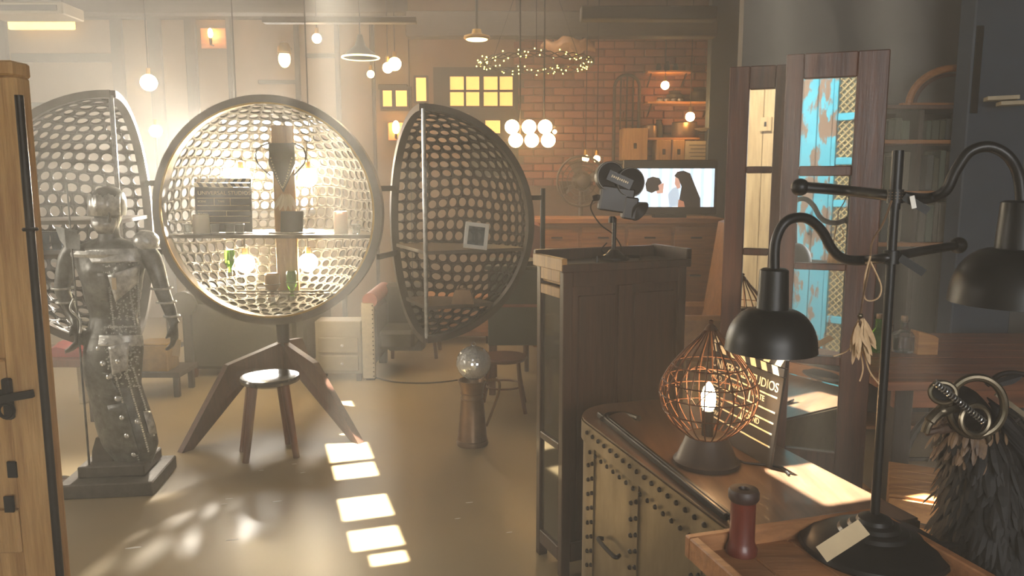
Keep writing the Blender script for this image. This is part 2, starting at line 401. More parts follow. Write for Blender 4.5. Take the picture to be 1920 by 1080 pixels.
# small flat pale flecks on the concrete
for px, py, L in ((250, 1027, .07), (435, 1012, .06), (490, 882, .03), (520, 940, .05), (552, 870, .03), (568, 886, .03), (430, 935, .04), (880, 942, .04), (858, 972, .03), (955, 998, .03), (420, 945, .03)):
    p = Z(px, py, .0006); fd_ = Vector((1, .25, 0)).normalized(); fs_ = Vector((-fd_.y, fd_.x, 0))
    pts = [p + fd_ * (L / 2 * math.cos(2 * PI * k / 9)) + fs_ * (L * .14 * math.sin(2 * PI * k / 9) * random.uniform(.6, 1.2)) for k in range(9)]
    build(MB().prism([Vector((q.x, q.y, .0002)) for q in pts], (0, 0, .0008)), 'pale_fleck', 'white_paint', floor, smooth=0)
# ================================================================== GLOBE CABINET
GC = Vector((P(505, 397, 5.0).x, 5.0, P(505, 397, 5.0).z)); GR = .70
def shell(mb, c, R, a0, a1, pitch=6.0, latm=84, hole=.41, flip=False):
    nrow = int(round(2 * latm / pitch)); N = 12
    for i in range(nrow):
        l0 = -latm + i * 2 * latm / nrow; l1 = l0 + 2 * latm / nrow; lm = math.radians((l0 + l1) / 2)
        n = max(2, int(round((a1 - a0) * math.cos(lm) / pitch)))
        for k in range(n):
            b0 = a0 + (a1 - a0) * k / n; b1 = a0 + (a1 - a0) * (k + 1) / n
            hx = hole * random.uniform(.9, 1.04); hy = hole * random.uniform(.9, 1.04)
            vs = []
            for t in range(N):
                an = 2 * PI * t / N + PI / 4; cx, sx = math.cos(an), math.sin(an); m = max(abs(cx), abs(sx))
                for u, v in ((.5 + .5 * cx / m, .5 + .5 * sx / m), (.5 + hx * cx, .5 + hy * sx)):
                    a = math.radians(b0 + (b1 - b0) * u); l = math.radians(l0 + (l1 - l0) * v); l += .028 * math.sin(5 * a + 1.3) * math.sin(4 * l + .6) * math.cos(l); a += .03 * math.sin(6 * l + 2 * a) * math.sin((a - math.radians(a0)) / math.radians(a1 - a0) * PI)
                    vs.append(c + Vector((math.cos(l) * math.cos(a), math.cos(l) * math.sin(a), math.sin(l))) * R)
            mb.add(vs, [(2 * t, 2 * ((t + 1) % N), 2 * ((t + 1) % N) + 1, 2 * t + 1) for t in range(N)])
    for sg in (-1, 1):     # solid pole caps
        ring = [c + Vector((math.cos(math.radians(latm)) * math.cos(math.radians(a0 + (a1 - a0) * k / 16)), math.cos(math.radians(latm)) * math.sin(math.radians(a0 + (a1 - a0) * k / 16)), sg * math.sin(math.radians(latm)))) * R for k in range(17)]
        mb.add([c + Vector((0, 0, sg * R))] + ring, [(0, k + 1, k + 2) for k in range(16)])
def solid(o, t):
    m = o.modifiers.new('thickness', 'SOLIDIFY'); m.thickness = t; m.offset = 0
def arc_band(mb, c, R, a, wd, th, t0=-90, t1=90, n=40):
    """half-circle band in the vertical plane through c with direction a (deg); wd radial, th across"""
    u = Vector((math.cos(math.radians(a)), math.sin(math.radians(a)), 0)); z = Vector((0, 0, 1)); w_ = u.cross(z)
    rings = []
    for k in range(n + 1):
        t = math.radians(t0 + (t1 - t0) * k / n); d = u * math.cos(t) + z * math.sin(t)
        rings.append([c + d * (R - wd / 2) - w_ * th / 2, c + d * (R + wd / 2) - w_ * th / 2, c + d * (R + wd / 2) + w_ * th / 2, c + d * (R - wd / 2) + w_ * th / 2])
    mb.loft(rings, cap=True)
gx, gy = GC.x, GC.y
g = thing('globe_cabinet', (gx, gy + .1, 0), 'large perforated globe cabinet on splayed wooden legs, both domed doors swung open', 'cabinet')
mb = MB(); shell(mb, GC, GR, 0, 180); o = build(mb, 'back_shell', 'shell_metal', g, smooth=60); solid(o, .012)
mb = MB(); arc_band(mb, GC, GR + .008, 0, .05, .09, -90, 270, 90); build(mb, 'front_ring', 'ring_metal', g)
mb = MB(); arc_band(mb, GC + Vector((0, -.047, 0)), GR - .02, 0, .012, .012, -90, 270, 90); build(mb, 'ring_trim', 'gold', g)
# back post
a = P(485, 205, 5.3)
pw = .15
mb = MB().box((gx, 5.36, GC.z), (pw, .03, 1.14), .004); post = build(mb, 'back_post', 'light_post', g)
# shelf: a half disc
def sector(mb, c, R, a0, a1, z, th, n=24):
    pts = [Vector((c.x, c.y, z))] + [Vector((c.x + R * math.cos(math.radians(a0 + (a1 - a0) * k / n)), c.y + R * math.sin(math.radians(a0 + (a1 - a0) * k / n)), z)) for k in range(n + 1)]
    mb.prism(pts, (0, 0, th))
zs = P(505, 447, 5.0).z; rs = math.sqrt(GR ** 2 - (zs - GC.z) ** 2) - .02
mb = MB(); sector(mb, GC, rs, 0, 180, zs, .022); build(mb, 'shelf', 'ring_metal', g, smooth=0)
# glass rack in the lower half
zr = P(505, 552, 5.1).z
mb = MB()
for yy in (5.12, 5.25, 5.38): 
    hw = math.sqrt(max(.01, GR ** 2 - (yy - gy) ** 2 - (zr - GC.z) ** 2)) - .03
    mb.cyl((gx - hw, yy, zr), (gx + hw, yy, zr), .005, n=6)
build(mb, 'bottle_rack', 'ring_metal', g)
# neck and legs
zb = GC.z - GR - .03
nk = Vector((gx + .02, gy + .12, 0))
mb = MB(); mb.lathe(nk, [(.12, zb + .03), (.10, zb), (.045, zb - .02), (.04, zb - .15), (.05, zb - .17)], 20); build(mb, 'neck', 'dark_iron', g)
hubz = zb - .16
def splay(foot, knee, name='leg'):
    """flat board leg: shoulder from the hub, knee, then down to the foot"""
    top = Vector((nk.x, nk.y, hubz)); f = Vector(foot); k = Vector(knee)
    dirh = Vector((f.x - top.x, f.y - top.y, 0)).normalized(); w_ = Vector((-dirh.y, dirh.x, 0)) * .045
    s_ = (k - top)
    poly = [top + Vector((0, 0, .02)), k, f + dirh * .03, f - dirh * .05, k - dirh * .16 - Vector((0, 0, .13)), top - Vector((0, 0, .19))]
    m = MB(); m.prism([p - w_ * .5 for p in poly], w_); build(m, name, 'mahogany', g, smooth=0)
fl = Z(345, 846, 0); fr = Z(672, 829, 0)
splay(fl, P(424, 684, fl.y + (nk.y - fl.y) * .55)); splay(fr, P(592, 680, fr.y + (nk.y - fr.y) * .5)); splay((gx + .02, 5.95, 0), (gx + .02, 5.5, hubz - .04))
# domed doors (quarter spheres)
def gdoor(axp, ztop, zbot, a0, a1, hinge_a, outer_a, shelves, handle):
    R = (ztop - zbot) / 2 - .02; c = Vector((axp.x, axp.y, (ztop + zbot) / 2))
    mb = MB(); shell(mb, c, R, a0, a1); o = build(mb, 'door', 'shell_metal', g, smooth=60); solid(o, .012)
    for ang, wd in ((hinge_a, .04), (outer_a, .04)):
        m = MB(); arc_band(m, c, R + .008, ang, wd, .05); build(m, 'door_rim', 'ring_metal', o)
    build(MB().cyl(c - Vector((0, 0, R)), c + Vector((0, 0, R)), .013, n=10), 'door_post', 'silver', o)
    for z in shelves:
        r_ = math.sqrt(R * R - (z - c.z) ** 2) - .015
        m = MB(); sector(m, c, r_, a0, a1, z, .022); build(m, 'door_shelf', 'ring_metal', o, smooth=0)
    u = Vector((math.cos(math.radians(outer_a)), math.sin(math.radians(outer_a)), 0))
    m = MB()
    z0, z1 = handle
    b = c + u * (R + .10)
    m.cyl((b.x, b.y, z0 - .05), (b.x, b.y, z1 + .06), .016, n=8)
    for z in (z0, z1):
        rr = math.sqrt(R * R - (z - c.z) ** 2); p = c + u * rr
        m.beam((p.x, p.y, z), (b.x, b.y, z), .02, .03)
    build(m, 'door_bolt', 'dark_iron', o)
    uh = Vector((math.cos(math.radians(hinge_a)), math.sin(math.radians(hinge_a)), 0))
    for z in (c.z + .22, c.z - .22):
        rr = math.sqrt(R * R - .22 ** 2); p = c + uh * rr; e_ = Vector((gx + (GR + .03) * (1 if p.x > gx else -1) * .95, gy, z))
        m = MB().beam((p.x, p.y, z), e_, .02, .035); build(m, 'hinge', 'dark_iron', o)
    return o, c, R
axr = P(797, 418, 4.70); axl = P(224, 410, 4.40)
rdoor, rc, rR = gdoor(axr, P(790, 197, 4.70).z, P(790, 640, 4.70).z, 24, 114, 114, 24, (P(797, 478, 4.70).z, P(797, 582, 4.70).z), (P(1000, 500, 4.8).z, P(1000, 372, 4.8).z))
ldoor, lc, lR = gdoor(axl, P(224, 172, 4.40).z, P(224, 652, 4.40).z, 103, 193, 103, 193, (P(224, 420, 4.40).z, P(224, 482, 4.4).z), (P(20, 500, 4.5).z, P(20, 372, 4.5).z))
# four bulbs inside the globe, each on its own drop cord
for k, (px, py, wh) in enumerate(((452, 333, 'upper left'), (577, 333, 'upper right'), (460, 494, 'lower left'), (578, 492, 'lower right'))):
    p = P(px, py, 5.50 - .06 * (k > 1)); zc = GC.z + math.sqrt(GR ** 2 - (p.x - GC.x) ** 2 - (p.y - GC.y) ** 2) - .01
    t = thing('hanging_bulb', p, 'blazing round bulb inside the globe cabinet, %s of four' % wh, 'bulb', 'bulbs inside the globe cabinet')
    build(MB().sphere(p, .066, 16, 11), 'bulb', 'bulb_pod', t)
    top_ = zc if k < 2 else zs - .001
    build(MB().cyl(p + Vector((0, 0, .06)), p + Vector((0, 0, .11)), .020, n=10), 'socket', 'brass_bulb_cap', t)
    build(MB().cyl(p + Vector((0, 0, .11)), (p.x, p.y, top_), .004, n=5), 'cord', 'rubber_black', t)
# two added hidden reflector lamps behind the globe throw shafts through its holes
for k, (px, py, wh) in enumerate(((440, 300, 'left'), (575, 300, 'right'))):
    p = P(px, py, 6.5)
    t = thing('added_reflector_lamp', p, 'added hidden bowl reflector lamp behind the globe cabinet, %s of two' % wh, 'lamp', 'added reflector lamps behind the globe')
    build(MB().lathe(p + Vector((0, .12, 0)), [(.03, 0), (.10, .03), (.135, .10), (.14, .13), (.132, .13), (.095, .04), (.02, .012)], 24, axis=(0, -1, 0)), 'reflector', 'silver', t)
    build(MB().sphere(p + Vector((0, .05, 0)), .035, 10, 8), 'bulb', 'bulb_pod', t)
    build(MB().cyl(p + Vector((0, .1, .07)), (p.x, p.y + .1, ZC), .006, n=6), 'stem', 'dark_iron', t)
    l = bpy.data.lights.new('reflector_beam', 'SPOT'); l.energy = 950; l.spot_size = math.radians(68); l.spot_blend = .6; l.color = (1, .92, .78); l.shadow_soft_size = .022
    d_ = Vector((-.10, -1, -.14)); lo = bpy.data.objects.new('reflector_beam', l); COL.objects.link(lo); lo.parent = t; lo.location = (0, -.03, 0); lo.rotation_euler = d_.to_track_quat('-Z', 'Y').to_euler()
# ---- things on the centre shelf
def candle(px, py0, py1, wpx, d, label):
    b = P(px, py1, d); h = P(px, py0, d).z - zs - .022; r = wpx / 2 / FPX * d
    t = thing('pillar_candle', (b.x, d, zs + .022), label, 'candle', 'pillar candles in the globe cabinet')
    build(MB().lathe((b.x, d, zs + .022), [(r, 0), (r, h * .96), (r * .92, h), (r * .7, h - .006), (.003, h - .01)], 20), 'wax', 'candle_wax', t)
    build(MB().cyl((b.x, d, zs + .02 + h - .01), (b.x + .002, d, zs + .022 + h + .008), .002, n=5), 'wick', 'rubber_black', t)
candle(379, 402, 447, 30, 5.12, 'cream pillar candle at the left end of the globe cabinet shelf')
candle(640, 396, 447, 26, 5.12, 'cream pillar candle at the right end of the globe cabinet shelf')
def clapper(root_loc, O, X, Y, W, H, label, words, stick_open=.0, group='film clapperboards'):
    """board with origin O (lower left), width along X, height along Y"""
    X = Vector(X).normalized(); Y = Vector(Y).normalized(); N = X.cross(Y).normalized(); O = Vector(O)
    t = thing('clapperboard', root_loc, label, 'clapperboard', group)
    M = Matrix((X, Y, N)).transposed()
    bd = build(MB().box(O + X * W / 2 + Y * H * .42, (W, H * .84, .008), .001, M), 'board', 'black_board', t, smooth=0)
    sh = H * .075
    for k in range(2):
        y0 = H * .845 + k * H * .085; ang = stick_open if k else 0
        st_ = build(MB().box(O + X * W / 2 + Y * (y0 + sh / 2), (W, sh, .012), .001, M), 'clap_stick', 'black_board', t, smooth=0)
        n = 7
        for i in range(n):
            x0 = W * (i + .15) / n; w_ = W * .5 / n; sk = sh * (.6 if k else -.6)
            p = [O + X * x0 + Y * y0, O + X * (x0 + w_) + Y * y0, O + X * (x0 + w_ + sk) + Y * (y0 + sh), O + X * (x0 + sk) + Y * (y0 + sh)]
            build(MB().prism([v + N * .0062 for v in p], N * .0008), 'stripe', 'chalk', st_, smooth=0)
    def line(x0, y0, x1, y1):
        build(MB().beam(O + X * W * x0 + Y * H * y0 + N * .0046, O + X * W * x1 + Y * H * y1 + N * .0046, .0016 if W > .2 else .003, W * .011, up=N.cross(X * (x1 - x0) + Y * (y1 - y0))), 'ruled_line', 'chalk', bd, smooth=0)
    for y in (.64, .50, .40, .30, .18): line(.04, y, .96, y)
    line(.62, .50, .62, .64); line(.34, .50, .34, .64); line(.55, .30, .55, .40)
    for s_, x, y, sz in words:
        text(s_, 'lettering', bd, O + X * W * x + Y * H * y + N * .0044, sz * W, X, Y, 'chalk')
    return t
c0 = P(368, 445, 5.22)
clapper((c0.x, 5.22, zs + .022), (c0.x, 5.22, zs + .024), (1, .12, 0), (0, .06, 1), .37, .36, 'black clapperboard with chalk lines standing on the globe cabinet shelf', [('UNIVERSAL STUDIOS', .05, .70, .1), ('SCENE', .05, .56, .05), ('TAKE', .4, .56, .05), ('SOUND', .05, .33, .05)])
# small tumblers
for k, (px, r, s_) in enumerate(((352, .03, 'beside the left candle'), (404, .03, 'just right of the left candle'), (432, .033, 'in front of the small clapperboard'), (450, .03, 'left of the centre post'), (668, .03, 'right of the right candle'))):
    p = P(px, 440, 5.08)
    t = thing('glass_tumbler', (p.x, 5.08 - .0, zs + .022), 'small clear glass tumbler on the globe shelf, ' + s_, 'glass', 'tumblers in the globe cabinet')
    build(MB().lathe((p.x, 5.08, zs + .022), [(r * .8, 0), (r, .065), (r * .92, .065), (r * .74, .008)], 14), 'bowl', 'glass_clear', t)
    build(MB().torus((p.x, 5.08, zs + .087), r * .96, .0022, n=18, m=5), 'rim', 'silver', t)
# book stand on the shelf
p = P(548, 428, 5.16)
t = thing('book_stand', (p.x, 5.16, zs + .022), 'dark open book propped on a small easel in the globe cabinet', 'book')
build(MB().box((p.x, 5.16, zs + .10), (.15, .012, .14), .003, Matrix.Rotation(-.2, 3, 'X')), 'cover', 'black_board', t)
build(MB().box((p.x, 5.148, zs + .026), (.30, .04, .008), .002), 'ledge', 'silver', t)
build(MB().beam((p.x, 5.20, zs + .024), (p.x, 5.17, zs + .16), .012, .008), 'prop', 'dark_iron', t)
# necklace bust hung on the post
bz = P(505, 268, 5.3).z
t = thing('necklace_bust', (gx, 5.33, bz - .3), 'dark pointed necklace display hanging on the globe cabinet post', 'necklace')
w2 = .085
poly = [(-w2, 0), (w2, 0), (w2 * 1.05, -.14), (w2 * .5, -.24), (0, -.33), (-w2 * .5, -.24), (-w2 * 1.05, -.14)]
build(MB().prism([Vector((gx + x, 5.335, bz + z)) for x, z in reversed(poly)], (0, -.02, 0)), 'bust', 'leather_dark', t, smooth=0)
mb = MB()
for k in range(25):
    f = k / 24 * 2 - 1; mb.sphere((gx + f * w2 * .85, 5.308, bz - .10 - .20 * (1 - abs(f) ** 1.3)), .0055, 6, 4)
o = build(mb, 'bead_string', 'cream', t); o['kind'] = 'stuff'
for s_ in (-1, 1):
    mb = MB(); mb.tube(curve_pts([(gx + s_ * w2 * .9, 5.31, bz), (gx + s_ * (w2 + .07), 5.30, bz - .04), (gx + s_ * (w2 + .075), 5.30, bz - .13), (gx + s_ * w2 * .9, 5.31, bz - .22)]), .006, 6); build(mb, 'cord', 'rubber_black', t)
# pendant feathers below the bust
t = thing('feather_pendant', (gx + .02, 5.30, bz - .5), 'pale feather pendant dangling on the globe cabinet post', 'pendant')
def leaf(mb, a, dirv, L, wd, nrm, bend=.15):
    a = Vector(a); d = Vector(dirv).normalized(); n = Vector(nrm); n = (n - d * n.dot(d)).normalized(); s_ = d.cross(n)
    pts = []
    for f, ww in ((0, .15), (.3, .9), (.65, 1), (.9, .55), (1, .05)):
        c = a + d * L * f + n * (bend * L * f * f); pts += [c - s_ * wd * ww / 2, c + n * wd * .12 * ww, c + s_ * wd * ww / 2]
    fs = []
    for i in range(4):
        for j in range(2): fs.append((i * 3 + j, i * 3 + j + 1, i * 3 + 4 + j, i * 3 + 3 + j))
    mb.add(pts, fs)
for k in range(5):
    m = MB(); leaf(m, (gx + .0 + k * .012, 5.30, bz - .34), ((k - 2) * .25, -.1, -1), .12, .03, (0, -1, 0)); build(m, 'feather', 'cream', t, smooth=0)
# bottles hung neck-down under the shelf
def bottle(px, py_top, py_bot, d, r, m, label, cap='silver'):
    a = P(px, py_bot, d); b = P(px, py_top, d); h = b.z - a.z
    t = thing('hanging_bottle', (a.x, d, a.z), label, 'bottle', 'bottles hanging in the globe cabinet')
    build(MB().lathe((a.x, d, a.z), [(.013, 0), (.013, h * .28), (r * .8, h * .42), (r, h * .5), (r, h * .95), (r * .85, h)], 18), 'bottle_body', m, t)
    build(MB().lathe((a.x, d, a.z), [(.016, -.012), (.017, .02)], 12), 'stopper', cap, t)
    build(MB().torus((a.x, d, a.z + h * .6), r + .004, .003, n=20, m=5), 'bracket', 'ring_metal', t)
bottle(512, 512, 562, 5.28, .05, 'can_metal', 'dark squat bottle hung neck down on the globe cabinet post')
bottle(548, 508, 560, 5.25, .034, 'glass_green', 'bright green bottle hung neck down right of the centre post')
bottle(432, 468, 515, 5.25, .034, 'glass_green', 'bright green bottle hung in the left half of the globe')
# framed photo, cards on the right door shelf
zf = P(797, 478, 4.70).z + .022
p = P(893, 470, 4.82)
t = thing('photo_frame', (p.x, 4.82, zf), 'tilted white photo frame on the right globe door shelf', 'picture frame')
Mf = Matrix.Rotation(.10, 3, 'Y') @ Matrix.Rotation(-.22, 3, 'X') @ Matrix.Rotation(.1, 3, 'Z')
cf = Vector((p.x, 4.83, zf + .085))
for dx, dz, sx, sz in ((-.063, 0, .024, .165), (.063, 0, .024, .165), (0, .070, .15, .024), (0, -.070, .15, .024)):
    build(MB().box(cf + Mf @ Vector((dx, 0, dz)), (sx, .018, sz), .003, Mf), 'frame_bar', 'white_paint', t)
build(MB().box(cf, (.11, .008, .125), 0, Mf), 'picture', 'glass_blue', t, smooth=0)
build(MB().beam(cf + Vector((0, .012, .05)), (p.x, 4.905, zf), .02, .006), 'prop', 'ring_metal', t)
p = P(868, 555, 4.85); zf2 = P(797, 582, 4.70).z + .022
t = thing('display_tin', (p.x, 4.85, zf2), 'small dull tin with sloping sides on the lowest right door shelf', 'tin')
build(MB().loft([[Vector((p.x + sx * a, 4.85 + sy * .05, zf2 + z)) for sx, sy in ((-1, -1), (1, -1), (1, 1), (-1, 1))] for a, z in ((.07, 0), (.055, .07), (.045, .09))]), 'tin_body', 'can_metal', t, smooth=0)
build(MB().torus((p.x, 4.85, zf2 + .095), .025, .005, axis=(0, 1, 0), n=16, m=5), 'handle', 'dark_iron', t)
# blue tumblers on left door
zl = P(224, 482, 4.4).z + .022
for k, px in enumerate((58, 84, 108)):
    p = P(px, 470, 4.62)
    t = thing('blue_glass', (p.x, 4.62, zl), 'pale blue tumbler on the left globe door shelf, %s of three' % ('outermost', 'middle', 'innermost')[k], 'glass', 'blue tumblers on the left door')
    build(MB().lathe((p.x, 4.62, zl), [(.026, 0), (.034, .11), (.031, .11), (.024, .008)], 14), 'bowl', 'glass_blue', t)
    build(MB().torus((p.x, 4.62, zl + .11), .0325, .002, n=16, m=5), 'rim', 'silver', t)
# ================================================================== STOOL, JUG
# stool
sc_ = Z(506, 862, 0); sd = 4.42; stz = P(506, 704, sd).z
sx_ = P(506, 704, sd).x
t = thing('stool', (sx_, sd, 0), 'round dark seated wooden stool in front of the globe cabinet', 'stool')
build(MB().lathe((sx_, sd, stz), [(.14, -.045), (.168, -.03), (.172, -.012), (.165, .0), (.13, .003), (.01, -.002)], 36), 'seat', mat('seat_black', (46, 38, 32), (34, 29, 26), rough=.16, coat=.6, scale=6), t)
for px, py in ((461, 868), (455, 846), (556, 858), (541, 832)):
    f = Z(px, py, 0); tp = Vector((sx_ + (f.x - sx_) * .62, sd + (f.y - sd) * .62, stz - .04))
    build(MB().tube([tp, f], [.026, .019], 12), 'leg', 'stool_wood', t)
# jug with a mirror ball
jb = Z(886, 832, 0); jd = jb.y; jx = jb.x
k_ = jd / FPX
t = thing('metal_jug', (jx, jd, 0), 'tall tapered copper brown metal jug standing on the floor', 'jug')
jh = P(886, 712, jd).z
build(MB().lathe((jx, jd, 0), [(.096, 0), (.098, .012), (.09, .03), (.074, jh * .55), (.066, jh * .8), (.078, jh * .93), (.088, jh), (.082, jh), (.06, jh * .8)], 28), 'body', 'can_metal', t)
for z, r in ((jh * .8, .068), (jh * .72, .070), (.03, .092)): build(MB().torus((jx, jd, z), r, .004, n=28, m=6), 'band', 'can_metal', t)
build(MB().tube(curve_pts([(jx + .07, jd, jh * .97), (jx + .15, jd - .0, jh * 1.0), (jx + .165, jd, jh * .85), (jx + .12, jd, jh * .5), (jx + .085, jd, jh * .28)]), .008, 8), 'handle', 'can_metal', t)
bc = P(888, 680, jd); br = 33 * k_
t = thing('mirror_ball', (bc.x, jd, bc.z - br), 'silver mirror ball resting in the mouth of the metal jug', 'mirror ball')
build(MB().sphere(bc, br * .96, 24, 16), 'core', 'silver', t)
mb = MB()
for i in range(-11, 12):
    la = i * PI / 25; n = max(5, int(44 * math.cos(la)))
    for k in range(n):
        lo = 2 * PI * k / n; d = Vector((math.cos(la) * math.cos(lo), math.cos(la) * math.sin(lo), math.sin(la)))
        d2 = (d + Vector((random.uniform(-.16, .16), random.uniform(-.16, .16), random.uniform(-.16, .16)))).normalized()
        u = Vector((-math.sin(lo), math.cos(lo), 0)); u = (u - d2 * u.dot(d2)).normalized(); v = d2.cross(u); s_ = br * .061
        c = bc + d * br
        mb.quad(c - u * s_ - v * s_, c + u * s_ - v * s_, c + u * s_ + v * s_, c - u * s_ + v * s_)
o = build(mb, 'mirror_tiles', 'tile_silver', t, smooth=0); o['kind'] = 'stuff'
build(MB().torus(bc + Vector((0, 0, br + .012)), .012, .003, axis=(0, 1, 0), n=12, m=5), 'hanging_loop', 'silver', t)

# ================================================================== CABINET
E1 = Vector((.92, .39, 0)).normalized(); E2 = Vector((-.39, .92, 0)).normalized()
CN = Vector((.199, 2.95, 0)); CWd, CDp, CHt = .568, .245, 1.275
MC = Matrix((E1, E2, Vector((0, 0, 1)))).transposed()
def cb(mb, x0, x1, y0, y1, z0, z1, ch=.003):
    c = CN + E1 * ((x0 + x1) / 2) + E2 * ((y0 + y1) / 2) + Vector((0, 0, (z0 + z1) / 2)); mb.box(c, (x1 - x0, y1 - y0, z1 - z0), ch, MC)
cab = thing('display_cabinet', CN + E1 * .28 + E2 * .12, 'tall narrow dark wood cabinet with a glazed side, movie camera on top', 'cabinet')
def cpart(name, m, *bs):
    mb = MB()
    for b in bs: cb(mb, *b)
    return build(mb, name, m, cab, smooth=0)
for x0, y0 in ((0, 0), (CWd - .04, 0), (0, CDp - .035), (CWd - .04, CDp - .035)): cpart('corner_post', 'cabinet_wood', (x0, x0 + .04, y0, y0 + .035, 0, CHt))
cpart('front_panel', 'cabinet_wood', (.03, CWd - .03, .012, .02, .08, CHt - .02))
cpart('rail', 'cabinet_wood', (.04, CWd - .04, .0, .03, CHt - .085, CHt - .01)); cpart('rail', 'cabinet_wood', (.04, CWd - .04, .0, .03, .06, .14))
cpart('mullion', 'cabinet_wood', (.25, .31, .002, .03, .14, CHt - .085))
for x0, x1 in ((.07, .235), (.325, CWd - .055)):
    cpart('raised_panel', 'cabinet_wood', (x0, x1, .004, .02, .18, CHt - .12))
cpart('back_panel', 'cabinet_wood', (.03, CWd - .03, CDp - .02, CDp - .01, .06, CHt))
cpart('end_panel', 'cabinet_wood', (CWd - .015, CWd - .002, .03, CDp - .03, .06, CHt))
cpart('floor_board', 'cabinet_wood', (.01, CWd - .01, .01, CDp - .01, .06, .085))
cpart('top_board', 'cabinet_wood', (0, CWd, 0, CDp, CHt - .012, CHt))
# glazed left side
zr1 = P(1030, 545, 3.06).z; zr2 = P(1030, 820, 3.06).z
cpart('side_rail', 'cabinet_light', (0, .03, .035, CDp - .035, CHt - .07, CHt - .012)); cpart('side_rail', 'cabinet_light', (0, .03, .035, CDp - .035, zr1 - .02, zr1 + .02))
cpart('side_rail', 'cabinet_wood', (0, .03, .035, CDp - .035, zr2 - .03, zr2)); cpart('side_rail', 'cabinet_wood', (0, .03, .035, CDp - .035, .06, .12))
for k in range(2): cpart('louvre', 'cabinet_light', (.008, .02, .04, CDp - .04, zr1 + .03 + k * .032, zr1 + .05 + k * .032))
cpart('glass_pane', 'pane_dark', (.012, .016, .035, CDp - .035, zr2, zr1 - .02)); cpart('glass_pane', 'pane_dark', (.012, .016, .035, CDp - .035, .12, zr2 - .03))
# tray rim of the top
cpart('top_rim', 'cabinet_wood', (-.012, CWd + .012, CDp - .012, CDp + .012, CHt - .02, CHt + .045)); cpart('top_rim', 'cabinet_light', (-.014, .01, -.012, CDp + .012, CHt - .02, CHt + .03))
cpart('top_rim', 'cabinet_wood', (CWd - .01, CWd + .014, -.012, CDp + .012, CHt - .02, CHt + .05)); cpart('top_rim', 'cabinet_wood', (-.012, CWd + .012, -.014, .006, CHt - .025, CHt + .008))
# movie camera on the cabinet
md = 3.13; mk = md / FPX; m0 = P(1160, 478, md)
t = thing('movie_camera', (m0.x, md, CHt), 'vintage black cine camera with two film reels on a short stand', 'movie camera')
def mp(px, py, dy=0): return P(px, py, md + dy)
build(MB().box((mp(1155, 374) + Vector((0, 0, 0))), (.135, .07, .10), .006, Matrix.Rotation(.14, 3, 'Y')), 'body', 'lamp_black', t)
build(MB().box(mp(1180, 390), (.055, .08, .09), .006, Matrix.Rotation(.14, 3, 'Y')), 'lens_block', 'lamp_black', t)
Mx = Vector((.25, -1, .05)).normalized()
for px, py in ((1143, 331), (1180, 342)):
    c = mp(px, py, -.01)
    r = build(MB().lathe(c - Mx * .015, [(.05, 0), (.06, .003), (.06, .03), (.055, .034), (.053, .028), (.012, .027), (.01, .036), (.002, .037)], 32, axis=Mx), 'film_reel', 'lamp_black', t)
    build(MB().torus(c + Mx * .017, .056, .0022, axis=Mx, n=36, m=5), 'reel_rim', 'silver', r)
bar = build(MB().beam(mp(1140, 327, -.05), mp(1184, 347, -.05), .012, .04, up=(0, 0, 1)), 'magazine_cover', 'lamp_black', t)
mb = MB(); pa = mp(1148, 330, -.0585); pb = mp(1177, 342.5, -.0585)
for k in range(9):
    c = pa.lerp(pb, k / 8); mb.box(c, (.004 + .002 * (k % 2), .001, .008 + .003 * (k % 3 == 0)), 0, Matrix.Rotation(.4, 3, 'Y'))
o = build(mb, 'maker_mark', 'chalk', bar, smooth=0); o['kind'] = 'stuff'
hd = (mp(1200, 398, -.03) - mp(1184, 385)).normalized()
build(MB().lathe(mp(1186, 385), [(.02, 0), (.024, .012), (.045, .045), (.04, .045), (.02, .012)], 20, axis=hd), 'lens_hood', 'rubber_black', t)
build(MB().lathe(mp(1112, 372), [(.012, 0), (.014, .02), (.008, .03)], 12, axis=(1, -.2, .2)), 'eyepiece', 'lamp_black', t)
build(MB().cyl(mp(1152, 408), (mp(1152, 408).x, md, CHt + .02), .009, n=10), 'pole', 'black_metal', t)
build(MB().lathe(mp(1148, 412), [(.014, -.012), (.016, 0), (.012, .014)], 12), 'clamp', 'black_metal', t)
build(MB().lathe((mp(1152, 470).x, md, CHt), [(.06, 0.008), (.06, .018), (.035, .03), (.016, .05)], 20), 'stand_base', 'black_metal', t)
for dx, dy in ((-.075, -.05), (.10, -.03), (-.03, .05)):
    a = Vector((mp(1152, 470).x, md, CHt + .022)); b = a + Vector((dx, dy, 0)); build(MB().tube([a, b, b - Vector((0, 0, .022))], .006, 8), 'foot', 'black_metal', t)
build(MB().tube(curve_pts([mp(1112, 375), mp(1108, 392), mp(1125, 420), mp(1150, 440), mp(1165, 466), mp(1150, 478), mp(1128, 470), mp(1138, 455)]), .003, 6), 'cable', 'rubber_black', t)

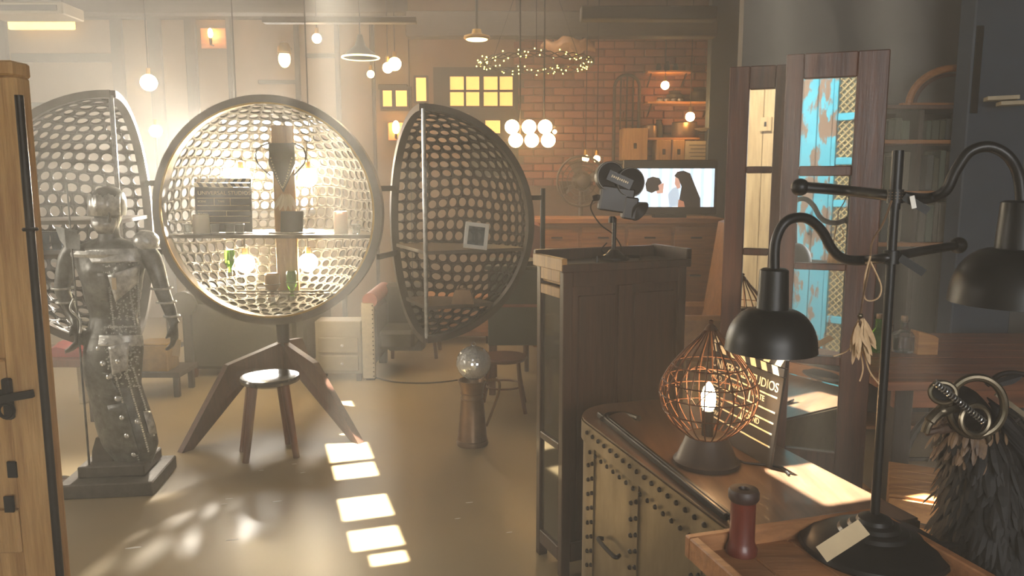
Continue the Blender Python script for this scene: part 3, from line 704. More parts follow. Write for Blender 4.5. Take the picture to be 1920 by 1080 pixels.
# ================================================================== RIVETED TRUNK
TA = Vector((.30, -.954, 0)).normalized(); TB = Vector((.954, .30, 0)).normalized()   # length (towards the camera), width
TZ = .78; T0 = Vector((.205, 2.74, 0)); TW, TL = .475, 1.13
tk = thing('riveted_trunk', T0 + TA * TL / 2 + TB * TW / 2, 'long riveted metal trunk with a brown top and rounded end', 'trunk')
RR = .17
def outline(ins=0, n=10):
    """plan outline: rounded far corners, square near end"""
    pts = []
    for k in range(n + 1):
        a = PI / 2 * k / n; pts.append(T0 + TA * (ins + (RR - ins) * (1 - math.sin(a)) if True else 0) + TB * (RR - (RR - ins) * math.cos(a)))
    for k in range(n + 1):
        a = PI / 2 * k / n; pts.append(T0 + TA * (RR - (RR - ins) * math.cos(a)) + TB * (TW - RR + (RR - ins) * math.sin(a)))
    pts += [T0 + TA * (TL - ins) + TB * (TW - ins), T0 + TA * (TL - ins) + TB * ins]
    return pts
mb = MB(); pts = outline(.004); mb.prism([p + Vector((0, 0, .03)) for p in pts][::-1], (0, 0, TZ - .035)); build(mb, 'body', 'trunk_metal', tk, smooth=25)
mb = MB(); pts = outline(.0); mb.prism([p + Vector((0, 0, TZ - .006)) for p in pts][::-1], (0, 0, .006)); build(mb, 'top', 'trunk_top', tk, smooth=25)
def wallband(z0, z1, name, th=.004):
    mb = MB(); a = outline(-th); b = outline(.003); n = len(a)
    vs = [p + Vector((0, 0, z0)) for p in a] + [p + Vector((0, 0, z1)) for p in a] + [p + Vector((0, 0, z0)) for p in b] + [p + Vector((0, 0, z1)) for p in b]
    fs = []
    for k in range(n):
        j = (k + 1) % n; fs += [(k, n + k, n + j, j), (n + k, 3 * n + k, 3 * n + j, n + j), (k, j, 2 * n + j, 2 * n + k)]
    mb.add(vs, fs); return build(mb, name, 'trunk_metal', tk, smooth=25)
band = wallband(TZ - .075, TZ - .008, 'top_band'); wallband(.03, .09, 'bottom_band')
riv = mesh_of(MB().lathe((0, 0, 0), [(.0078, 0), (.0074, .004), (.005, .007), (.0005, .008)], 8, axis=-TB), 'rivet', 'rivet', Vector(), 40)
ll = .19
while ll < 1.08:
    piece('rivet', riv, tk, T0 + TA * ll - TB * .004 + Vector((0, 0, TZ - .035))); piece('rivet', riv, tk, T0 + TA * (ll + .02) - TB * .001 + Vector((0, 0, TZ - .098)))
    ll += .047
for s_ in (.215, .545, .90):
    build(MB().box(T0 + TA * s_ + TB * .002 + Vector((0, 0, .4)), (.006, .05, TZ - .16), 0, Matrix((TB, TA, Vector((0, 0, 1)))).transposed()), 'seam_strip', 'trunk_metal', tk, smooth=0)
    for z in [TZ - .14 - k * .052 for k in range(9)]:
        for ds in (-.017, .017): piece('rivet', riv, tk, T0 + TA * (s_ + ds) - TB * .001 + Vector((0, 0, z + ds * .5)))
# rail and strap handle on the lid
ra = Z(1122, 782, TZ); rb = Z(1362, 978, TZ)
build(MB().beam(ra + Vector((0, 0, .010)), rb + Vector((0, 0, .010)), .012, .02, ch=.003), 'lid_rail', 'black_metal', tk)
build(MB().beam(ra + TB * .022 + Vector((0, 0, .006)), rb + TB * .022 + Vector((0, 0, .006)), .014, .012, ch=.003), 'lid_rail', 'black_metal', tk)
build(MB().tube(curve_pts([Z(1130, 792, TZ) + Vector((0, 0, .012)), P(1140, 778, 2.65), P(1172, 777, 2.68), Z(1198, 790, TZ) + Vector((0, 0, .01))]), .010, 8), 'strap_handle', 'black_metal', tk)
hk = T0 + TA * .40 - TB * .004 + Vector((0, 0, .43))
build(MB().tube(curve_pts([hk + TA * -.06, hk + TA * -.06 - TB * .02, hk + TA * .06 - TB * .02, hk + TA * .06]), .007, 8), 'side_handle', 'black_metal', tk)

# ================================================================== TRAY ON THE TRUNK
YA = Vector((.28, -.96, 0)).normalized(); YB = Vector((.96, .28, 0)).normalized()
Y0 = Z(1284, 1003, .83); Y0.z = 0; YW, YL = .50, .50; MY = Matrix((YB, YA, Vector((0, 0, -1)))).transposed()
ty = thing('wooden_tray', Y0 + YB * YW / 2 + YA * YL / 2 + Vector((0, 0, TZ)), 'light wood tray table with raised rim at the end of the trunk', 'tray')
def yb(name, x0, x1, y0, y1, z0, z1, m='tray_wood'):
    return build(MB().box(Y0 + YB * ((x0 + x1) / 2) + YA * ((y0 + y1) / 2) + Vector((0, 0, (z0 + z1) / 2)), (x1 - x0, y1 - y0, z1 - z0), .003, MY), name, m, ty, smooth=0)
for k in range(4): yb('plank', .012 + k * .119, .012 + k * .119 + .1175, .01, YL, TZ + .002, TZ + .014 + .0008 * (k % 2))
yb('tray_side', 0, YW, 0, .02, TZ + .001, TZ + .052); yb('tray_side', 0, .022, .02, YL, TZ + .001, TZ + .052); yb('tray_side', YW - .022, YW, .02, YL, TZ + .001, TZ + .052)
for x_ in (.03, YW - .03): yb('leg', x_ - .02, x_ + .02, YL - .05, YL - .01, 0, TZ)
TZI = TZ + .0148
# spool
sp = Z(1390, 1036, TZI)
t = thing('thread_spool', sp, 'dark red wooden thread spool standing in the tray corner', 'spool')
build(MB().lathe(sp, [(.033, 0), (.034, .012), (.030, .02), (.027, .03), (.0265, .115), (.029, .122)], 24), 'core', 'spool_red', t)
build(MB().lathe(sp + Vector((0, 0, .12)), [(.029, 0), (.033, .006), (.033, .02), (.030, .026), (.012, .027), (.010, .02), (.002, .02)], 24), 'top_flange', mat('spool_dark', (60, 40, 34), (44, 32, 28), rough=.5, scale=20), t)

# ================================================================== DOUBLE DESK LAMP
lb = Z(1636, 1030, TZI); lx, ly = lb.x, lb.y
lamp = thing('desk_lamp', lb, 'black double armed metal lamp with two dome shades on a round base', 'lamp')
build(MB().lathe(lb, [(.150, 0), (.155, .006), (.152, .016), (.135, .024), (.125, .032), (.075, .042), (.07, .05), (.055, .054), (.05, .062), (.038, .066), (.034, .074), (.014, .084)], 44), 'base', 'lamp_black', lamp)
ltop = P(1684, 282, ly); pole = lambda z: Vector((lx + (ltop.x - lx) * (z - lb.z) / (ltop.z - lb.z), ly, z))
build(MB().cyl(pole(lb.z + .07), ltop, .0095, n=14), 'pole', 'lamp_black', lamp)
build(MB().cyl(pole(ltop.z - .12), pole(ltop.z), .0115, n=14), 'pole_sleeve', 'lamp_black', lamp)
def arm(cps, r, ball, ballr, name='arm'):
    o = build(MB().tube(curve_pts(cps, 12), r, 12), name, 'lamp_black', lamp)
    build(MB().sphere(ball, ballr, 18, 12), 'counterweight', 'lamp_black', o); return o
la = arm([P(1797, 460, 1.86), P(1732, 470, 1.78), P(1671, 482, ly), P(1620, 488, 1.66), P(1585, 486, 1.64), P(1562, 470, 1.63), P(1540, 432, 1.62), P(1510, 409, 1.61), P(1475, 415, 1.60), P(1455, 450, 1.60), P(1452, 505, 1.60)], .0105, P(1797, 460, 1.86), .020)
ua = arm([P(1500, 351, 1.78), P(1590, 358, 1.74), P(1680, 368, ly), P(1738, 372, 1.68), P(1772, 358, 1.66), P(1792, 320, 1.65), P(1818, 285, 1.64), P(1855, 275, 1.63), P(1890, 293, 1.62), P(1910, 330, 1.62), P(1916, 385, 1.62)], .0115, P(1500, 351, 1.78), .020)
for z_ in (pole(P(1678, 368, ly).z), pole(P(1671, 482, ly).z)):
    build(MB().cyl(z_ - Vector((0, 0, .014)), z_ + Vector((0, 0, .014)), .016, n=14), 'clamp', 'lamp_black', lamp)
    build(MB().beam(z_ + Vector((.012, -.012, 0)), z_ + Vector((.055, -.03, -.03)), .004, .016), 'wing_screw', 'lamp_black', lamp)
def shade(top, R, nh, nr, m='lamp_black'):
    """dome shade hung from the point top"""
    prof = [(nr * .8, 0), (nr, -.004), (nr * 1.12, -nh)]
    n = 9
    h = R * .88
    for k in range(n + 1):
        a = PI / 2 * (1 - k / n); prof.append((nr * 1.15 + (R - nr * 1.15) * math.cos(a), -nh - h * (1 - math.sin(a))))
    prof.append((R * 1.01, -nh - h - .006)); ins = [(r - .004, z) for r, z in reversed(prof[3:])]
    o = build(MB().lathe(top, prof + ins + [(.002, -nh - .004)], 40), 'shade', m, lamp)
    return o
shade(P(1452, 503, 1.60), 85 / FPX * 1.60, .085, .029)
build(MB().sphere(P(1458, 645, 1.60), .028, 12, 8, (1, 1, 1.2)), 'bulb', 'glass_clear', lamp)
shade(P(1918, 376, 1.62), 112 / FPX * 1.62, .10, .040)
# ties, tags, feather charm
ct = P(1676, 372, ly - .012)
mb = MB()
for k in range(3): mb.torus(pole(ct.z + .006 * k), .0135, .0025, n=14, m=5)
build(mb, 'twine_tie', 'feather_cream', lamp)
tg = build(MB().box(P(1712, 379, ly - .03), (.010, .001, .026), 0, Matrix.Rotation(-.25, 3, 'Y')), 'price_tag', 'white_paint', lamp, smooth=0)
mt = Matrix.Rotation(-.62, 3, 'Y') @ Matrix.Rotation(-.75, 3, 'X')
build(MB().box(P(1580, 1014, ly - .155) + Vector((0, 0, .0)), (.10, .002, .034), 0, mt), 'card_tag', 'paper', lamp, smooth=0)
ch = thing('feather_charm', P(1607, 640, ly - .03), 'cream feather charm with twine hanging from the lamp pole', 'charm')
build(MB().tube(curve_pts([P(1672, 376, ly - .014), P(1655, 420, ly - .02), P(1635, 455, ly - .02), P(1630, 500, ly - .02), P(1618, 560, ly - .03), P(1612, 600, ly - .03)]), .0022, 5), 'twine', 'feather_brown', ch)
build(MB().tube(curve_pts([P(1632, 480, ly - .02), P(1622, 520, ly - .02), P(1622, 560, ly - .02), P(1645, 560, ly - .02), P(1652, 535, ly - .02), P(1632, 490, ly - .02)]), .0018, 5), 'twine', 'feather_cream', ch)
build(MB().sphere(P(1613, 592, ly - .03), .006, 8, 6), 'bead', 'pewter', ch)
for k in range(30):
    a = random.uniform(-.6, .85); m = MB(); leaf(m, P(1613 + random.uniform(-6, 8), 600 + random.uniform(-4, 14), ly - .03 - .0012 * k), (a * .7, random.uniform(-.2, .1), -1), random.uniform(.04, .08), .011, (random.uniform(-.4, .4), -1, 0), .1); build(m, 'feather', 'feather_cream', ch, smooth=0)
for pts in (((1600, 645), (1585, 660), (1563, 668)), ((1612, 650), (1618, 690), (1612, 715)), ((1618, 655), (1630, 695), (1648, 720))):
    build(MB().tube(curve_pts([P(x, y, ly - .03) for x, y in pts]), .0016, 5), 'quill', 'feather_cream', ch)

# ================================================================== CAGE LAMP
gb = Z(1324, 868, TZ); gk = gb.y / FPX
cl = thing('cage_lamp', gb, 'glowing bare bulb lamp inside an onion shaped rusty wire cage', 'lamp')
bz_ = .085
build(MB().lathe(gb, [(.094, 0), (.096, .012), (.086, .02), (.062, bz_ - .008), (.058, bz_), (.02, bz_)], 32), 'base', mat('cage_base', (70, 60, 52), (50, 44, 40), rough=.5, metal=.4, scale=12), cl)
prof = [(.058, 0), (.10, .035), (.128, .075), (.140, .125), (.132, .165), (.105, .21), (.068, .255), (.034, .29), (.018, .312)]
pc = curve_pts([(r, 0, z) for r, z in prof], 4)
NW = 22
for k in range(NW):
    a = 2 * PI * k / NW + .1; d = Vector((math.cos(a), math.sin(a), 0))
    build(MB().tube([gb + d * p.x + Vector((0, 0, bz_ + p.z)) for p in pc], .0023, 5), 'wire', 'rust_wire', cl)
for r, z in ((.058, 0), (.128, .075), (.140, .125), (.132, .165), (.105, .21), (.018, .312)):
    build(MB().torus(gb + Vector((0, 0, bz_ + z)), r, .0022, n=36, m=5), 'hoop', 'rust_wire', cl)
for k in range(6):        # inner scallops
    a0 = 2 * PI * k / 6; pts = []
    for j in range(13):
        a = a0 + 2 * PI / 6 * j / 12; pts.append(gb + Vector((.126 * math.cos(a), .126 * math.sin(a), bz_ + .12 + .055 * math.sin(PI * j / 12))))
    build(MB().tube(pts, .0016, 5), 'scallop', 'rust_wire', cl)
build(MB().cyl(gb + Vector((0, 0, bz_)), gb + Vector((0, 0, bz_ + .075)), .017, n=14), 'socket', 'dark_iron', cl)
build(MB().lathe(gb + Vector((0, 0, bz_ + .075)), [(.012, 0), (.020, .012), (.021, .045), (.015, .065), (.008, .078), (.002, .084)], 16), 'bulb', 'bulb_cage', cl)
build(MB().lathe(gb + Vector((0, 0, bz_ + .312)), [(.018, 0), (.014, .01), (.006, .018), (.008, .026), (.001, .03)], 12), 'finial', 'rust_wire', cl)
build(MB().tube(curve_pts([gb + Vector((.09, .0, .01)), Z(1400, 868, TZ + .006), Z(1440, 872, TZ + .005), Z(1466, 878, TZ + .005), Z(1480, 890, TZ + .005)]), .0035, 6), 'cable', 'rubber_black', cl)
# clapperboard leaning by the trunk edge
ca = Vector((.635, 2.50, TZ + .001)); cbv = Z(1446, 880, TZ) ; cX = (cbv - ca); cX.z = 0; cW = cX.length
nrm = Vector((-cX.y, cX.x, 0)).normalized()
lean = nrm * .12 if nrm.x > 0 else -nrm * .12
clapper((ca + cbv) / 2, ca + Vector((0, 0, .002)), cX, Vector((lean.x, lean.y, 1)), cW, .315, 'black clapperboard leaning beside the glowing cage lamp', [('UNIVERSAL STUDIOS', .04, .69, .098), ('PROD.', .05, .56, .06), ('ROLL', .37, .56, .05), ('DATE', .66, .56, .06), ('SCENE', .05, .425, .05), ('SOUND', .58, .33, .06), ('DIRECTOR', .05, .32, .05), ('CAMERA', .05, .21, .05)])

# ================================================================== FOLDING MIRROR SCREEN
EC = Vector((.266, -.10, 0)).normalized(); NC = Vector((EC.y, -EC.x, 0))     # normal towards the camera
scr = thing('mirror_screen', (.95, 2.55, 0), 'dark wood two leaf screen with mirror panes behind the trunk', 'folding screen')
def leafpanel(pL, wd, H, pane_x, rows, dz):
    M = Matrix((EC, -NC, Vector((0, 0, 1)))).transposed(); T = .035
    def bx(x0, x1, z0, z1, y0=0, y1=T): return MB().box(pL + EC * ((x0 + x1) / 2) - NC * ((y0 + y1) / 2) + Vector((0, 0, (z0 + z1) / 2)), (x1 - x0, y1 - y0, z1 - z0), .003, M)
    x0, x1 = pane_x
    build(bx(0, x0, 0, H), 'stile', 'mahogany', scr, smooth=0); build(bx(x1, wd, 0, H), 'stile', 'mahogany', scr, smooth=0)
    zs_ = [H] + [z for r in rows for z in r] + [0]
    for k in range(0, len(zs_), 2): build(bx(x0, x1, zs_[k + 1], zs_[k]), 'rail', 'mahogany', scr, smooth=0)
    for zt, zb_ in rows: build(bx(x0 - .004, x1 + .004, zb_ - .004, zt + .004, .014, .018), 'mirror_pane', 'mirror', scr, smooth=0)
pC = P(1466, 300, 2.46); pC.z = 0
def hz(py, d): return P(1550, py, d).z
HC = hz(97, 2.41)
leafpanel(pC, .29, HC, (.052, .203), [(hz(145, 2.41), hz(311, 2.41)), (hz(330, 2.41), hz(494, 2.41)), (hz(507, 2.41), hz(668, 2.41)), (hz(684, 2.41), hz(846, 2.41))], 0)
pA = P(1362, 300, 2.74); pA.z = 0
leafpanel(pA, .205, hz(124, 2.72), (.068, .152), [(hz(168, 2.72), hz(312, 2.72)), (hz(325, 2.72), hz(465, 2.72)), (hz(478, 2.72), hz(640, 2.72)), (hz(655, 2.72), hz(800, 2.72))], 0)
for z in (1.7, .4): build(MB().beam(pA + EC * .2 + Vector((0, 0, z)), pC + EC * .01 - NC * .02 + Vector((0, 0, z)), .004, .06), 'hinge', 'dark_iron', scr)
# weathered doors that the mirrors show (they stand behind the photographer)
DY = -1.25
td = thing('turquoise_door', (-.28, DY, 0), 'weathered turquoise painted door with brass lattice seen in the screen mirrors', 'door')
def tb(mb, x0, x1, z0, z1, y0=0, y1=.04): return mb.box(((x0 + x1) / 2, DY + (y0 + y1) / 2, (z0 + z1) / 2), (x1 - x0, y1 - y0, z1 - z0), .004)
for k, (x0, x1) in enumerate(((-.62, -.50), (-.50, -.385), (-.385, -.27), (-.27, -.235), (-.02, .08))): build(tb(MB(), x0, x1 - .003, .0, 2.6, 0, .045 + .004 * (k % 2)), 'plank', 'turquoise', td, smooth=0)
for z in (.0, .5, 1.0, 1.4, 1.72, 2.05, 2.52): build(tb(MB(), -.235, -.02, z, z + .055), 'cross_rail', 'turquoise', td, smooth=0)
build(tb(MB(), -.235, -.02, 0, 2.55, 0, .008), 'backing', 'lattice_back', td, smooth=0)
mb = MB()
for k in range(-6, 54):
    z = k * .05
    for sgn in (1, -1):
        a = Vector((-.235, DY + .02 + .004 * sgn, z if sgn > 0 else z + .215)); b = Vector((-.02, DY + .02 + .004 * sgn, z + .215 if sgn > 0 else z))
        if min(a.z, b.z) > 0 and max(a.z, b.z) < 2.58: mb.beam(a, b, .006, .010, up=(0, 1, 0))
o = build(mb, 'lattice', 'lattice_brass', td, smooth=0); o['kind'] = 'stuff'
build(MB().tube(curve_pts([(-.40, DY + .05, 1.36), (-.40, DY + .09, 1.33), (-.40, DY + .09, 1.22), (-.40, DY + .05, 1.19)]), .012, 8), 'pull_handle', 'turquoise', td)
build(MB().beam((-.42, DY + .06, .98), (-.2, DY + .06, .98), .02, .018), 'slide_bolt', 'dark_iron', td)
pd = thing('pale_plank_door', (-.95, DY, 0), 'bleached pale plank door with lock box seen in the narrow mirrors', 'door')
for k, (x0, x1) in enumerate(((-1.2, -1.02), (-1.02, -.84), (-.84, -.72), (-.72, -.64))): build(tb(MB(), x0, x1 - .004, 0, 2.6, 0, .045 + .003 * (k % 2)), 'plank', 'pale_door', pd, smooth=0)
for z in (.2, 1.3, 2.3): build(tb(MB(), -1.2, -.64, z, z + .08, -.03, 0), 'ledger', 'pale_door', pd, smooth=0)
lk = build(tb(MB(), -.86, -.76, 2.02, 2.14, .046, .075), 'lock_box', 'pale_door', pd); build(tb(MB(), -.82, -.80, 2.06, 2.10, .075, .078), 'keyhole', 'rubber_black', lk)

# ================================================================== LEFT DOOR
DD = 1.62
e0 = P(22, 140, DD); ex = (62 - 960) / FPX * DD * .0
dr = thing('pine_door', (-1.25, DD, 0), 'old pine door with iron rod and latch at the left edge', 'door')
xr = P(28, 140, DD).x; Hd = P(22, 142, DD).z
def lbx(mb, x0, x1, z0, z1, y0, y1): return mb.box(((x0 + x1) / 2, DD + (y0 + y1) / 2, (z0 + z1) / 2), (x1 - x0, y1 - y0, z1 - z0), .004)
build(lbx(MB(), xr - .075, xr, 0.02, Hd, 0, .05), 'stile', 'door_pine', dr, smooth=0); build(lbx(MB(), xr - .42, xr - .077, .02, Hd - .02, .015, .04), 'panel', 'door_pine', dr, smooth=0)
build(lbx(MB(), xr - .42, xr - .0, Hd, Hd + .03, -.01, .055), 'head_rail', 'door_pine', dr, smooth=0)
for z in (.35, .78, 1.12): build(lbx(MB(), xr - .42, xr - .076, z, z + .10, -.002, .05), 'cross_rail', 'door_pine', dr, smooth=0)
build(MB().cyl((xr + .012, DD - .012, .0), (xr + .012, DD - .012, Hd - .04), .0085, n=12), 'iron_rod', 'dark_iron', dr)
for px, py in ((18, 945), (24, 880), (8, 745)):
    p = P(px, py, DD); build(MB().box((p.x, DD - .001, p.z), (.020, .006, .036), 0), 'mortise', 'rubber_black', dr, smooth=0)
lp = P(22, 745, DD)
build(MB().box((lp.x, DD - .012, lp.z), (.018, .016, .09), .003), 'latch_plate', 'dark_iron', dr)
build(MB().beam(P(2, 748, DD - .03), P(62, 738, DD - .02), .012, .016), 'latch_bar', 'dark_iron', dr)
build(MB().torus(P(12, 770, DD - .03), .016, .004, axis=(0, 1, 0), n=16, m=6), 'latch_ring', 'dark_iron', dr)
for z in (.5, 1.5): build(MB().torus((xr + .012, DD - .012, z), .012, .004, n=14, m=6), 'rod_staple', 'dark_iron', dr)
# ================================================================== ARMOURED STATUE
SD = 3.95
def sp_(px, py, dy=0): return P(px, py, SD + dy)
sk = SD / FPX
sb = Z(230, 920, 0); SDx = SD
stt = thing('armoured_statue', (sp_(228, 930).x, SD, 0), 'studded metal figure of a helmeted woman in a long armoured skirt', 'statue')
zb1 = sp_(228, 925).z
H1, H2 = .075, .135
Ms = rotz(.12)
cx_ = sp_(228, 930).x
build(MB().box((cx_, SD, H1 / 2), (.46, .40, H1), .006, Ms), 'lower_plinth', 'statue_base', stt, smooth=0)
build(MB().box((cx_ + .0, SD + .02, (H1 + H2) / 2 + .004), (.33, .28, H2 - H1), .006, Ms), 'upper_plinth', 'statue_base', stt, smooth=0)
def remesh(mb, vox, name, m, parent, sm=4):
    me = mesh_of(mb, name, m, ORI[parent.name], 0); o = bpy.data.objects.new(name, me); COL.objects.link(o)
    r = o.modifiers.new('r', 'REMESH'); r.mode = 'VOXEL'; r.voxel_size = vox; r.use_smooth_shade = True
    s_ = o.modifiers.new('s', 'SMOOTH'); s_.iterations = sm; s_.factor = .5
    dg = bpy.context.evaluated_depsgraph_get(); ev = o.evaluated_get(dg); me2 = bpy.data.meshes.new_from_object(ev)
    o.modifiers.clear(); o.data = me2; bpy.data.meshes.remove(me); me2.name = name; o.parent = parent; ORI[o.name] = ORI[parent.name]
    me2.shade_smooth()
    return o
rows = [(447, 178, 232, .5), (462, 140, 270, .42), (480, 138, 272, .50), (505, 146, 270, .62), (530, 155, 266, .66), (560, 160, 262, .62), (592, 170, 256, .62), (620, 164, 264, .68), (655, 158, 268, .72), (690, 156, 266, .72), (720, 162, 264, .7), (760, 172, 278, .66), (800, 180, 292, .62), (832, 190, 298, .6), (856, 208, 291, .6), (874, 232, 283, .66), (888, 247, 277, .8)]
body = MB(); rings = []
for y, xl, xr_, dp in rows:
    c = sp_((xl + xr_) / 2, y); r = (xr_ - xl) / 2 * sk
    rings.append(body.ring_pts(c, Vector((1, 0, 0)), Vector((0, 1, 0)), r, r * dp, 28))
body.loft(rings[::-1])
# bust relief
for px in (182, 232): body.sphere(sp_(px, 507, -.055), .055, 12, 8)
# neck and head
body.tube([sp_(205, 455, .0), sp_(205, 425, .0)], [.055, .048], 16)
hd_ = [(438, .018, .02, -.02), (430, .040, .045, -.018), (415, .058, .068, -.012), (398, .066, .082, -.004), (380, .070, .088, .004), (365, .062, .078, .008), (354, .036, .045, .010), (350, .01, .012, .010)]
body.loft([body.ring_pts(sp_(203, y, dy), Vector((1, 0, 0)), Vector((0, 1, 0)), rx, ry, 20) for y, rx, ry, dy in hd_])
body.loft([body.ring_pts(sp_(205, y, dy), Vector((1, 0, 0)), Vector((0, 1, 0)), rx, .014, 8) for y, rx, dy in ((396, .006, -.083), (408, .008, -.093), (415, .012, -.090), (419, .006, -.08))])   # nose
# arms with hands
def limb(pts, rad): body.tube(curve_pts(pts, 5), [rad[min(int(i / 5), len(rad) - 2)] + (rad[min(int(i / 5) + 1, len(rad) - 1)] - rad[min(int(i / 5), len(rad) - 2)]) * ((i % 5) / 5) for i in range((len(pts) - 1) * 5 + 1)], 14)
limb([sp_(262, 462), sp_(285, 485), sp_(300, 530), sp_(306, 550), sp_(318, 580), sp_(326, 606)], [.055, .048, .040, .037, .033, .024])
limb([sp_(145, 462), sp_(128, 485), sp_(118, 530), sp_(118, 548), sp_(132, 580), sp_(143, 604, -.03)], [.055, .048, .040, .037, .033, .024])
def hand(wr, dirv, side, curl):
    wr = Vector(wr); d = Vector(dirv).normalized(); s_ = Vector((0, 1, 0)) ; s_ = (s_ - d * s_.dot(d)).normalized(); n = d.cross(s_)
    body.loft([body.ring_pts(wr + d * z, s_, n, rx, ry, 12) for z, rx, ry in ((0, .024, .018), (.03, .036, .017), (.075, .040, .016), (.088, .036, .012))])
    for k, (o_, L) in enumerate(((-.027, .062), (-.009, .072), (.009, .068), (.026, .054))):
        p0 = wr + d * .08 + s_ * o_; p1 = p0 + d * L * .45 + n * side * curl * .25 * L; p2 = p1 + d * L * .3 + n * side * curl * .6 * L; p3 = p2 + d * L * .1 + n * side * curl * .5 * L
        body.tube([p0, p1, p2, p3], [.0095, .009, .008, .006], 8)
    p0 = wr + d * .025 - s_ * .03; body.tube([p0, p0 + d * .03 - s_ * .022 + n * side * .01, p0 + d * .055 - s_ * .02 + n * side * .022], [.012, .010, .007], 8)
hand(sp_(326, 606), (.02, -.1, -1), -1, .5)
hand(sp_(143, 603, -.03), (.35, -.3, -1), -1, 1.0)
bodyo = remesh(body, .0085, 'body', 'statue_metal', stt)
# supporting foot
build(MB().loft([[Vector((sp_(200, 845).x + sx * a, SD + sy * .05, z)) for sx, sy in ((-1, -1), (1, -1), (1, 1), (-1, 1))] for a, z in ((.055, H2 + .003), (.05, H2 + .06), (.025, sp_(200, 815).z))]), 'support', 'statue_base', stt, smooth=0)
# helmet with crown band, face plate
def hring(y, f, dy): 
    return MB().ring_pts(sp_(203, y, dy), Vector((1, 0, 0)), Vector((0, 1, 0)), .070 * f, .088 * f, 28)
m = MB(); m.loft([hring(404, 1.12, .012), hring(392, 1.18, .010), hring(375, 1.14, .008), hring(362, .98, .008), (hring(353, .66, .01)), hring(349, .2, .01)]); build(m, 'helmet', 'statue_metal', stt)
m = MB(); pts = []
for k in range(25):
    a = -PI * .12 - PI * .76 * k / 24; zz = 362 + (8 if k % 6 == 3 else (0 if k % 6 == 0 else 3)) 
    pts.append((a, zz))
vs = []
for a, zz in pts:
    for y, f in ((403, 1.24), (zz, 1.22)):
        c = sp_(203, y, .004); vs.append(c + Vector((.070 * f * math.cos(a), .088 * f * math.sin(a), 0)))
m.add(vs, [(2 * k, 2 * k + 2, 2 * k + 3, 2 * k + 1) for k in range(24)]); o = build(m, 'crown_band', 'statue_bright', stt, smooth=60); solid(o, .005)
m = MB(); vs = []; nn = 13
for k in range(nn):
    a = -PI * .16 - PI * .68 * k / (nn - 1)
    for y, f, dy in ((408, 1.04, 0), (422, 1.02, -.006), (437, .62, -.016)):
        c = sp_(203, y, dy); vs.append(c + Vector((.070 * f * math.cos(a), .088 * f * math.sin(a), 0)))
m.add(vs, [(3 * k + j, 3 * k + 3 + j, 3 * k + 4 + j, 3 * k + 1 + j) for k in range(nn - 1) for j in range(2)]); o = build(m, 'face_plate', 'statue_bright', stt, smooth=60); solid(o, .004)
# pauldrons
def pauldron(c, s_, sc):
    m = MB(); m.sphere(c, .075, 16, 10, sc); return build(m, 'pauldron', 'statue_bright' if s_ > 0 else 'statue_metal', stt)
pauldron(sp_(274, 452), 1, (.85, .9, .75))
m = MB(); m.loft([[sp_(150, 440, .07), sp_(150, 440, -.08), sp_(150, 468, -.09), sp_(150, 468, .07)], [sp_(120, 428, .06), sp_(120, 428, -.07), sp_(124, 466, -.08), sp_(124, 466, .06)], [sp_(103, 424, .04), sp_(103, 424, -.05), sp_(112, 450, -.06), sp_(112, 450, .04)]]); build(m, 'pauldron', 'statue_metal', stt, smooth=0)
m = MB()
for k in range(3):
    c = sp_(204, 470 + k * 5); m.loft([m.ring_pts(sp_(204, y), Vector((1, 0, 0)), Vector((0, 1, 0)), rx * sk, rx * sk * dd, 28) for y, rx, dd in ((468, 69, .52), (474, 70.5, .56), (480, 69, .54))], cap=False) if k == 0 else None
build(m, 'collar_plate', 'statue_bright', stt)
# arm cuffs
for px, py, r in ((303, 540, .05), (312, 566, .045), (322, 592, .036), (118, 540, .05), (124, 566, .045)):
    build(MB().torus(sp_(px, py), r, .006, n=20, m=6), 'arm_cuff', 'statue_bright', stt)
# studs: large ones are parts, the fine rows are one strewn mass
def surf(px, py):
    for i in range(len(rows) - 1):
        a, b = rows[i], rows[i + 1]
        if a[0] <= py <= b[0]:
            f = (py - a[0]) / (b[0] - a[0]); xl = a[1] + (b[1] - a[1]) * f; xr_ = a[2] + (b[2] - a[2]) * f; dp = a[3] + (b[3] - a[3]) * f
            r = (xr_ - xl) / 2; cx = (xl + xr_) / 2; u = max(-.97, min(.97, (px - cx) / r)); dy = -math.sqrt(1 - u * u) * r * dp * sk
            return sp_(px, py, dy + .002), Vector((u * dp, -math.sqrt(1 - u * u), 0)).normalized()
    return None
stud = mesh_of(MB().sphere((0, 0, 0), .0165, 10, 6), 'stud', 'stud', Vector(), 60)
for px, py in ((186, 653), (173, 685), (194, 681), (222, 677), (205, 706), (221, 747), (230, 782), (239, 816), (252, 851), (190, 740), (258, 790)):
    r = surf(px, py)
    if r: piece('stud', stud, stt, r[0])
mb = MB()
def fine(px, py, s_=.006):
    r = surf(px, py)
    if r: mb.sphere(r[0], s_, 5, 3)
lines = [((150, 470), (268, 470)), ((152, 488), (262, 488)), ((165, 505), (250, 520)), ((190, 560), (258, 500)), ((258, 500), (262, 620)), ((165, 545), (200, 545)), ((240, 520), (255, 620)), ((160, 640), (262, 640)), ((195, 715), (240, 880)), ((215, 700), (262, 870)), ((235, 690), (280, 850)), ((185, 730), (225, 870)), ((250, 690), (290, 820)), ((205, 540), (215, 620)), ((170, 615), (255, 612))]
for (x0, y0), (x1, y1) in lines:
    n = int(math.hypot(x1 - x0, y1 - y0) / 4.2)
    for k in range(n): fine(x0 + (x1 - x0) * k / n, y0 + (y1 - y0) * k / n)
for k in range(420): fine(random.uniform(162, 264), random.uniform(610, 725), .005)
for k in range(160): fine(random.uniform(205, 262), random.uniform(500, 600), .0045)
